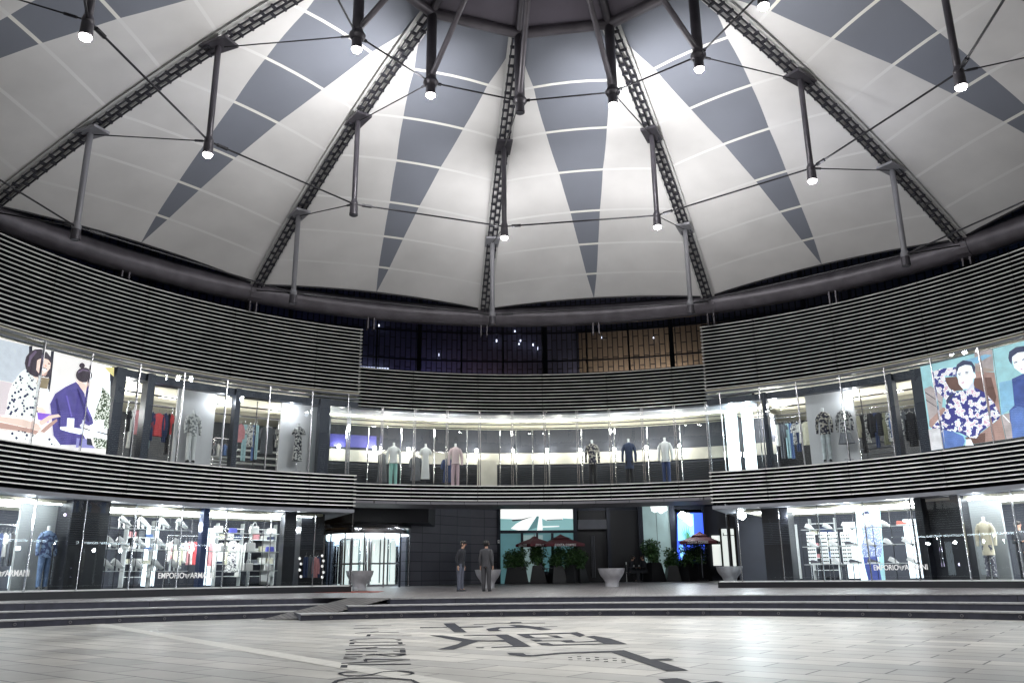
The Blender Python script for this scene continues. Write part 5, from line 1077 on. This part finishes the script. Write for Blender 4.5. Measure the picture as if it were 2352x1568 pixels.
# ================================================================ people
def person(p, rz, label, H=1.74, jacket=None, trousers=None, seated=False, hair=M_hair, lean=0, bent=0, skirt=None, face=True, coat_len=.47):
    t = thing('person', p, label, 'person', rz); s_ = H / 1.74
    # skeleton for one continuous skinned body; facing -y
    V, E, R_ = [], [], []
    def add(co, r, par=None):
        V.append(Vector(co) * s_); R_.append(r * s_); i = len(V) - 1
        if par is not None: E.append((par, i))
        return i
    hip = .92 if not seated else .52
    pel = add((0, 0, hip), .085); sp1 = add((0, 0, hip + .18), .085, pel); sp2 = add((0, -lean * .3, hip + .40), .09, sp1); nk = add((0, -lean * .5, hip + .53), .055, sp2)
    hb = add((0, -.01 - lean * .62, hip + .60), .06, nk); hd = add((0, -.02 - lean * .68, hip + .70), .088, hb); tp = add((0, -.01 - lean * .68, hip + .79), .055, hd)
    hands = []
    for sx in (-1, 1):
        sh_ = add((sx * .175, -lean * .3, hip + .45), .045, sp2)
        if bent or seated: el = add((sx * .23, .0 - lean * .2, hip + .20), .042, sh_); wr = add((sx * .15, -.24, hip + .20), .028, el); hdir = Vector((-sx * .3, -1, .1)).normalized()
        else: el = add((sx * .235, .03, hip + .20), .042, sh_); wr = add((sx * .235, -.02, hip - .04), .028, el); hdir = Vector((0, -.12, -1)).normalized()
        c = V[wr] / s_; pm = add(c + hdir * .05, .030, wr); kn = add(c + hdir * .095, .028, pm)
        side = Vector((1, 0, 0)) if abs(hdir.z) < .5 else Vector((0, 1, 0))
        for f, (off, ln) in enumerate(((-.028, .062), (-.010, .074), (.010, .070), (.027, .055))):
            a_ = add(c + hdir * (.105 + .5 * ln) + side * off, .009, kn); add(c + hdir * (.10 + ln) + side * off * 1.05 + Vector((-sx * .012, -.01, 0)), .0075, a_)
        th = add(c + hdir * .05 + side * -.045, .010, pm); add(c + hdir * .085 + side * -.058, .0085, th)
        if seated: hj = add((sx * .09, -.04, hip - .02), .065, pel); kn_ = add((sx * .11, -.44, hip - .02), .06, hj); an = add((sx * .11, -.42, .09), .035, kn_); ft = add((sx * .11, -.56, .04), .03, an)
        else: hj = add((sx * .09, 0, hip - .10), .065, pel); kn_ = add((sx * .10, 0, .50), .05, hj); an = add((sx * .105, .0, .09), .032, kn_); ft = add((sx * .11, -.12, .04), .028, an)
    me = bpy.data.meshes.new('body'); me.from_pydata([tuple(v) for v in V], E, []); me.materials.append(M_skin); o = bpy.data.objects.new('body', me); COL.objects.link(o); o.parent = t
    sk = o.modifiers.new('skin', 'SKIN')
    for i, sv in enumerate(me.skin_vertices[0].data): sv.radius = (R_[i], R_[i]); sv.use_root = (i == 0)
    sb = o.modifiers.new('sub', 'SUBSURF'); sb.levels = sb.render_levels = 1
    sk.use_smooth_shade = True
    hc = V[hd]; mb = MB(); rr = .098 * s_
    mb.rings([[(hc.x + rr * 1.02 * cos(2 * pi * j / 16) * w_, hc.y + .018 + rr * 1.08 * sin(2 * pi * j / 16) * w_ + (.0 if sin(2 * pi * j / 16) > 0 else .035 * (1 - u)), hc.z + z_ * s_) for j in range(16)] for w_, z_, u in ((.70, -.075, 0), (.95, -.045, 0), (1.06, .0, 0), (1.08, .045, .5), (.98, .085, .9), (.68, .112, 1), (.1, .128, 1))]); mb.build('hair', hair, t, True)
    mb = MB(); mb.box(hc + Vector((0, -rr * .98, -.005)), (.018, .03, .035)); mb.box(hc + Vector((0, -rr * .86, -.045)), (.04, .012, .008), mat('lips', (.35, .12, .1), .5))
    for sx in (-1, 1):
        mb.box(hc + Vector((sx * .032, -rr * .88, .018)), (.024, .012, .009), M_hair); mb.box(hc + Vector((sx * rr * .98, .0, .0)), (.012, .03, .05), M_skin)
    mb.mats[0:0] = []; mb.build('face', None, t)
    jm = jacket; z0 = hip - (coat_len - .40) if not seated else hip
    mb = MB(); ly = lambda z_: -lean * max(0, (z_ - hip)) * .8
    secs = [(0, 0, z0 * s_, .185, .135), (0, 0, (hip + .02) * s_, .175, .13), (0, ly(hip + .2) * s_, (hip + .18) * s_, .165, .12), (0, ly(hip + .38), (hip + .38) * s_, .20, .13), (0, ly(hip + .46), (hip + .46) * s_, .215, .12), (0, ly(hip + .50), (hip + .515) * s_, .17, .10), (0, ly(hip + .54), (hip + .55) * s_, .075, .07)]
    mb.loft(secs, n=18)
    i_el = [i for i in range(len(V)) if abs(R_[i] - .042 * s_) < 1e-6]
    for e_ in i_el:
        sh2, wr2 = V[e_ - 1], V[e_ + 1]; mb.sweep([sh2 + Vector((-.3 * sh2.x, 0, .03)), sh2 + Vector((0, 0, .012)), sh2.lerp(V[e_], .4), V[e_], V[e_].lerp(wr2, 1.02)], [.05, .075, .070, .062, .046], n=10)
    mb.build('jacket', jm, t, True)
    mb = MB(); mb.loft([(0, ly(hip + .52), (hip + .515) * s_, .066, .062), (0, ly(hip + .55), (hip + .55) * s_, .062, .06)], n=14); mb.build('collar', M_white, t, True)
    mb = MB()
    for sx in (-1, 1):
        if seated: mb.sweep([V[pel] + Vector((sx * .08, 0, 0)), Vector((sx * .10, -.22, hip - .01)), Vector((sx * .11, -.43, hip - .03)), Vector((sx * .11, -.43, .30)), Vector((sx * .11, -.42, .09))], [.105, .098, .082, .066, .058], n=10)
        else: mb.loft([(sx * .108, .0, .06 * s_, .062, .075), (sx * .10, 0, .30 * s_, .068, .078), (sx * .10, 0, .50 * s_, .078, .088), (sx * .092, 0, .80 * s_, .095, .115), (sx * .085, 0, (hip + .03) * s_, .085, .11)], n=12)
    mb.build('trousers', trousers, t, True)
    for sx in (-1, 1):
        yy = -.48 if seated else -.05; mb = MB(); mb.loft([(sx * .11, yy, 0, .048, .135), (sx * .11, yy, .03, .05, .135), (sx * .11, yy + .04, .07, .045, .09), (sx * .11, yy + .07, .10, .042, .05)], n=14); mb.build('shoe', M_black, t, True)
    return t
s1 = mat('charcoal_suit', (.022, .024, .032), .85, noise=.2); s2 = mat('grey_suit', (.06, .06, .068), .85, noise=.2); tr1 = mat('slate_trousers', (.10, .11, .15), .85, noise=.2)
person(gnd(1057, 1357), 1.15, 'standing man in a dark jacket and slate trousers leaning forward, facing right', 1.74, s1, tr1, lean=.16, bent=0)
person(gnd(1117, 1357), pi - .35, 'standing person in a grey suit seen from behind beside a bowl planter', 1.74, s2, s2, coat_len=.5, bent=0)
person(c1_ + Vector((0, 0, -.0)), pi / 2, 'seated man in a dark suit at the cafe table, facing right', 1.70, s1, s1, seated=True, lean=.25)
person(c2_, -pi / 2, 'seated man in a dark jacket at the cafe table, facing left', 1.70, s1, s1, seated=True, lean=.2)
person(gnd(1238, 1331.5), pi / 2 + .3, 'seated person half hidden behind the potted shrubs under the left parasol', 1.66, s2, s1, seated=True, lean=.1)
a, zz, _ = cyl(*ZR1(2290, 340), 17.2); person(pos(a, 17.2, .72), -a - 1.2 + pi * 0 + pi * 0 + 2.4, 'man in a dark suit standing inside the window at the right edge', 1.76, s1, s1, bent=1)
# ================================================================ large backlit posters (flat prints curved along the glass)
RP = 15.95 + .22
def surfP(x, y, o): a, z, t = cyl(x, y, RP); return pos(a, RP - o, z)
Z4L = zm(0, 780, 4.704); Z4R = zm(2060, 860, 4.704)
def pm(n, c, e=.8, noise=0): return mat('print_' + n, c, .5, emis=e, noise=noise, nscale=4)
def ppat(n, c1, c2, sc, thr, c3=None, kind='noise'): return pattern('print_' + n, c1, c2, sc, thr, .8, kind, c3)
skin = pm('skin', (.82, .62, .54)); skin2 = pm('skin_shade', (.62, .40, .34)); hairp = pm('hair', (.05, .035, .05), .5); wp = pm('white', (.85, .87, .9), 1.0); wall = pm('plaster', (.74, .70, .68), .9, .1); purp = pm('violet_shirt', (.08, .065, .25), .8, .25)
gr = pm('grey_wall', (.50, .53, .58), .8, .1); dots = ppat('leaf_print_shirt', (.80, .82, .78), (.03, .03, .08), 9, .34, None, 'vor'); ink = pm('ink', (.02, .02, .04), .3)
ch1 = pm('wicker', (.45, .28, .24)); ch2 = pm('wicker_light', (.72, .55, .48)); plant = ppat('plant', (.78, .8, .72), (.05, .07, .04), 22, .52); wood = pm('window_wood', (.35, .27, .17), .6, .3); yel = pm('yellow_leaf', (.7, .6, .25)); vio = pm('violet_cloth', (.22, .10, .55))
# outline: continue to the left of the view
base = ([(-1300, -250), (-600, 50), (0, 300), (620, 455), (1320, 640), (1300, 800), (1250, 1566), (1240, 1700), (760, 1620), (380, 1560), (0, 1490), (-600, 1390), (-1300, 1270)], wall)
head = lambda cx, cy, rx, ry, n=14, a0=0, a1=6.2832, rot=0: [(cx + rx * cos(a0 + (a1 - a0) * i / n) * cos(rot) - ry * sin(a0 + (a1 - a0) * i / n) * sin(rot), cy + rx * cos(a0 + (a1 - a0) * i / n) * sin(rot) + ry * sin(a0 + (a1 - a0) * i / n) * cos(rot)) for i in range(n)]
polys = [([(-1300, -200), (0, 320), (350, 400), (335, 640), (150, 830), (0, 800), (-1300, 600)], gr), ([(-1300, 620), (0, 805), (150, 835), (100, 960), (70, 1200), (0, 1230), (-1300, 1100)], pm('pinkish_wall', (.60, .52, .54), .8)),
  ([(340, 400), (380, 395), (370, 620), (340, 620)], ink), ([(600, 455), (635, 460), (600, 800), (580, 935), (560, 930), (575, 700)], ink), ([(440, 760), (580, 780), (550, 905), (430, 885)], wood), ([(425, 885), (570, 908), (568, 940), (420, 915)], wp),
  ([(1060, 600), (1300, 640), (1290, 1100), (1250, 1450), (1050, 1420), (1030, 900)], wp),
  ([(1225, 650), (1340, 650), (1335, 760), (1290, 720)], yel), ([(1290, 720), (1335, 760), (1310, 870), (1290, 800)], ink),
  ([(1200, 880), (1260, 940), (1300, 1000), (1270, 1370), (1210, 1370), (1100, 1260), (1120, 1150), (1180, 1000)], plant),
  # woman: shirt, neck, hair, face
  ([(300, 670), (350, 690), (420, 760), (430, 900), (440, 1100), (440, 1250), (60, 1210), (80, 1090), (120, 900), (180, 780), (250, 700)], dots),
  ([(360, 690), (430, 660), (470, 740), (440, 800), (390, 770)], skin), ([(410, 1110), (500, 1120), (545, 1170), (530, 1210), (440, 1170)], skin),
  (head(445, 600, 160, 168), hairp), (head(545, 690, 60, 80), hairp), ([(430, 570), (470, 535), (560, 555), (592, 600), (585, 660), (545, 710), (500, 738), (450, 720), (420, 680)], skin),
  ([(430, 480), (560, 500), (600, 590), (560, 560), (500, 535), (440, 560)], hairp), ([(470, 640), (545, 672), (530, 700), (500, 690), (478, 665)], wp), ([(475, 572), (505, 572), (515, 585), (480, 582)], ink), ([(555, 600), (580, 602), (582, 614), (560, 612)], ink), ([(465, 634), (548, 668), (545, 676), (462, 642)], ink),
  ([(430, 1180), (600, 1200), (560, 1300), (440, 1260)], vio), ([(190, 1330), (290, 1330), (320, 1400), (260, 1440), (200, 1400)], dots), ([(100, 1400), (200, 1430), (220, 1500), (120, 1505)], dots), ([(290, 1420), (390, 1400), (400, 1480), (360, 1535), (280, 1520)], dots), ([(470, 1490), (600, 1480), (760, 1566), (480, 1560)], dots),
  # man: back in violet shirt
  ([(885, 820), (940, 880), (985, 960), (1010, 1090), (1080, 1250), (1090, 1310), (1040, 1335), (960, 1300), (930, 1330), (990, 1480), (1000, 1560), (700, 1560), (620, 1450), (600, 1250), (580, 1080), (640, 960), (760, 880)], purp),
  ([(885, 800), (930, 810), (1000, 850), (1000, 930), (960, 920), (930, 880)], skin), (head(980, 740, 98, 88), hairp), (head(955, 630, 34, 32), hairp), ([(1020, 800), (1070, 820), (1050, 880), (1010, 930), (990, 880)], skin),
  ([(690, 1350), (780, 1345), (1250, 1420), (1250, 1500), (1080, 1470), (800, 1410), (700, 1380)], wp), ([(780, 1245), (865, 1250), (860, 1355), (775, 1345)], wp), ([(945, 1350), (1050, 1385), (1045, 1395), (940, 1360)], ink), ([(1130, 1400), (1250, 1430), (1248, 1445), (1130, 1410)], ink), ([(1120, 1270), (1210, 1265), (1215, 1370), (1110, 1360)], wp), ([(1080, 1470), (1240, 1500), (1245, 1600), (1120, 1600)], plant),
  ([(890, 1480), (1000, 1490), (1110, 1600), (880, 1590)], pm('blue_jeans', (.25, .24, .5))), ([(1010, 1480), (1060, 1490), (1080, 1570), (1010, 1560)], ink),
  ([(890, 900), (910, 905), (990, 1120), (1040, 1290), (1020, 1290), (960, 1130)], pm('violet_fold', (.035, .025, .14), .6)), ([(640, 1030), (660, 1010), (700, 1200), (690, 1400), (670, 1210)], pm('violet_fold', (.035, .025, .14), .6)), ([(760, 980), (780, 985), (840, 1230), (820, 1230)], pm('violet_light', (.14, .11, .40), .8)), ([(985, 1120), (1010, 1110), (1060, 1230), (1050, 1240)], pm('violet_light', (.14, .11, .40), .8)),
  ([(330, 520), (400, 450), (420, 470), (350, 560), (330, 640), (310, 640)], pm('hair_sheen', (.14, .10, .16), .7)), ([(900, 700), (960, 670), (1040, 690), (1020, 700), (960, 690), (910, 720)], pm('hair_sheen', (.14, .10, .16), .7)), ([(520, 610), (535, 640), (522, 648), (512, 640)], skin2), ([(440, 700), (500, 738), (545, 712), (520, 750), (470, 748)], skin2),
  # blurred chair in front
  ([(-900, 1120), (0, 1230), (250, 1260), (420, 1310), (470, 1370), (440, 1400), (350, 1370), (0, 1290), (-900, 1180)], ch2), ([(440, 1290), (560, 1215), (670, 1200), (700, 1230), (600, 1250), (500, 1320), (460, 1330)], ch2), ([(460, 1400), (560, 1310), (650, 1255), (660, 1280), (560, 1370), (500, 1420)], ch1), ([(0, 1300), (350, 1375), (440, 1405), (400, 1440), (250, 1400), (0, 1370), (-600, 1300)], ch1)]
artwork('poster', 'huge poster of a woman in a leaf print shirt beside a man in violet', base, polys, Z4L, surfP, 'poster', None, 130)
# right: man in a floral shirt on a leather sofa
teal = pm('teal_wash', (.30, .52, .56), .8, .15); tealb = pm('teal_blue', (.22, .42, .58), .8, .2); leather = pm('tan_leather', (.38, .24, .21), .7, .2); brown = pm('brown_leather', (.17, .09, .075), .5, .2); woodf = pm('grey_floorboards', (.42, .36, .36), .7, .25)
flor = ppat('floral_shirt', (.80, .82, .85), (.05, .05, .20), 6, .5, (.55, .35, .42)); jean = pm('blue_denim', (.10, .17, .42), .8, .2); suit = pm('navy_suit', (.05, .08, .26), .8, .25); face = pm('pale_face', (.80, .80, .82))
faces = pm('face_shadow', (.55, .56, .66)); hairn = pm('navy_hair', (.05, .06, .13), .5)
base = ([(1130, 265), (1980, 55), (2080, 830), (2140, 1115), (1265, 1250)], teal)
polys = [([(1180, 525), (1260, 490), (1400, 620), (1390, 740), (1330, 850), (1240, 900)], woodf), ([(1190, 560), (1380, 690), (1378, 696), (1190, 572)], ink), ([(1200, 650), (1350, 750), (1348, 756), (1200, 660)], ink), ([(1770, 90), (1980, 60), (2000, 320), (1780, 330)], woodf),
  ([(1785, 250), (1990, 300), (2000, 320), (1785, 320)], pm('board_brown', (.38, .30, .26), .6)), ([(1660, 190), (1900, 120), (1975, 130), (1800, 230)], tealb), ([(1420, 395), (1560, 380), (1640, 540), (1480, 560)], brown), ([(1780, 320), (2005, 330), (2045, 560), (2080, 830), (1960, 900), (1800, 640)], leather), ([(1770, 400), (1970, 390), (2030, 620), (2010, 720), (1860, 640), (1760, 480)], brown),
  ([(1240, 900), (1400, 740), (1440, 760), (1400, 980), (1280, 1000), (1240, 960)], leather), ([(1230, 1000), (1420, 980), (1420, 1225), (1265, 1250)], pm('pale_floor', (.60, .58, .60), .7, .2)), ([(1800, 1080), (2060, 880), (2080, 830), (2140, 1115), (1780, 1170)], leather), ([(1660, 1100), (1900, 1040), (1900, 1150), (1740, 1175)], brown),
  ([(1405, 1010), (1500, 1020), (1640, 1080), (1660, 1140), (1640, 1195), (1430, 1225)], jean), ([(1680, 1120), (1730, 1115), (1765, 1190), (1665, 1195)], face),
  ([(1265, 330), (1380, 290), (1560, 270), (1570, 330), (1560, 380), (1420, 370), (1480, 520), (1560, 560), (1700, 540), (1760, 500), (1900, 570), (2000, 680), (2080, 830), (2060, 880), (1850, 1030), (1800, 1105), (1720, 1100), (1600, 1040), (1420, 1010), (1350, 990), (1265, 990), (1430, 780), (1440, 660), (1330, 550), (1280, 430)], flor),
  ([(1420, 370), (1440, 420), (1560, 540), (1480, 520), (1440, 450)], brown), ([(1440, 660), (1480, 600), (1540, 570), (1450, 720)], hairn),
  ([(1640, 510), (1760, 440), (1770, 500), (1700, 545)], faces), ([(1565, 330), (1600, 260), (1700, 235), (1765, 290), (1770, 360), (1755, 440), (1700, 520), (1640, 530), (1590, 470)], face), ([(1552, 300), (1570, 240), (1640, 190), (1740, 205), (1785, 270), (1780, 330), (1762, 330), (1740, 250), (1660, 245), (1590, 275), (1572, 330)], hairn), (head(1775, 375, 16, 30), face),
  ([(1580, 350), (1610, 338), (1618, 345), (1585, 358)], hairn), ([(1665, 330), (1705, 318), (1708, 326), (1668, 340)], hairn), ([(1622, 350), (1632, 390), (1645, 400), (1620, 402)], faces), ([(1615, 450), (1665, 440), (1650, 460), (1625, 462)], pm('lips', (.45, .25, .30))), ([(1590, 362), (1612, 358), (1612, 366), (1592, 368)], ink), ([(1672, 345), (1698, 338), (1700, 346), (1674, 352)], ink)]
po = artwork('poster', 'backlit poster of a man in a floral shirt on a tan leather sofa', base, polys, Z4R, surfP, 'poster', None, 130)
a, zz, _ = cyl(*Z4R(1210, 285), RP); textobj('GioiosoGA', .15, 'lettering', M_logo, po, pos(a, RP - .05, zz), (pi / 2, 0, -a), .002) if False else None
base = ([(1985, 55), (2352, -40), (3300, -330), (3400, 700), (2400, 1075), (2145, 1115), (2085, 830)], teal)
polys = [([(2085, 830), (2300, 780), (3300, 500), (3400, 700), (2400, 1075), (2145, 1115)], woodf), ([(2060, 450), (2210, 420), (2240, 740), (2090, 830)], tealb),
  ([(2210, 410), (2340, 350), (2460, 330), (2700, 420), (2760, 800), (2700, 960), (2250, 1090), (2190, 900), (2180, 780), (2240, 720)], suit), ([(2190, 780), (2280, 730), (2352, 745), (2360, 1080), (2220, 1105), (2200, 900)], jean),
  ([(2205, 150), (2260, 90), (2420, 60), (2480, 150), (2450, 280), (2380, 345), (2330, 345), (2240, 280)], face), ([(2170, 160), (2180, 90), (2260, 35), (2400, 15), (2500, 60), (2510, 170), (2480, 130), (2420, 80), (2280, 100), (2215, 150), (2210, 240), (2180, 200)], hairn), ([(2235, 215), (2275, 200), (2278, 212), (2240, 226)], hairn), ([(2330, 180), (2380, 165), (2382, 176), (2334, 190)], hairn), ([(2280, 230), (2300, 265), (2280, 275)], faces), ([(2300, 295), (2345, 285), (2330, 305)], pm('lips', (.45, .25, .30))),
  ([(2110, 830), (2190, 915), (2186, 922), (2104, 838)], wp)]
artwork('poster', 'backlit poster of a man in a navy suit at the right edge', base, polys, Z4R, surfP, 'poster', None, 130)
# ground floor right: tall picture of a man in a speckled jumper
RQ = 17.6
def surfQ(x, y, o): a, z, t = cyl(x, y, RQ); return pos(a, RQ - o, z)
base = ([(935, 235), (1140, 215), (1190, 850), (985, 858)], pm('ice', (.72, .86, .86), 1.0))
polys = [([(1140, 215), (1100, 220), (1150, 852), (1190, 850)], teal), ([(985, 400), (1020, 375), (1080, 370), (1140, 400), (1165, 560), (1150, 640), (1000, 650), (985, 560), (1005, 470)], ppat('speckled_jumper', (.16, .20, .35), (.6, .65, .75), 30, .42)), ([(1000, 645), (1120, 640), (1160, 850), (1050, 855), (1020, 740)], pm('navy_trousers', (.05, .07, .24), .7)),
  ([(990, 300), (1010, 270), (1050, 265), (1070, 300), (1068, 345), (1040, 378), (1005, 360)], face), ([(985, 300), (1000, 262), (1040, 255), (1065, 285), (1040, 280), (1000, 290)], hairn), ([(1015, 372), (1045, 378), (1040, 400), (1020, 395)], face), ([(1040, 342), (1062, 338), (1060, 350), (1042, 352)], hairn), ([(1028, 305), (1060, 300), (1060, 306), (1030, 311)], hairn)]
artwork('poster', 'tall picture of a man in a speckled jumper standing among the trainer shelves', base, polys, ZR1, surfQ, 'poster', None, 130)
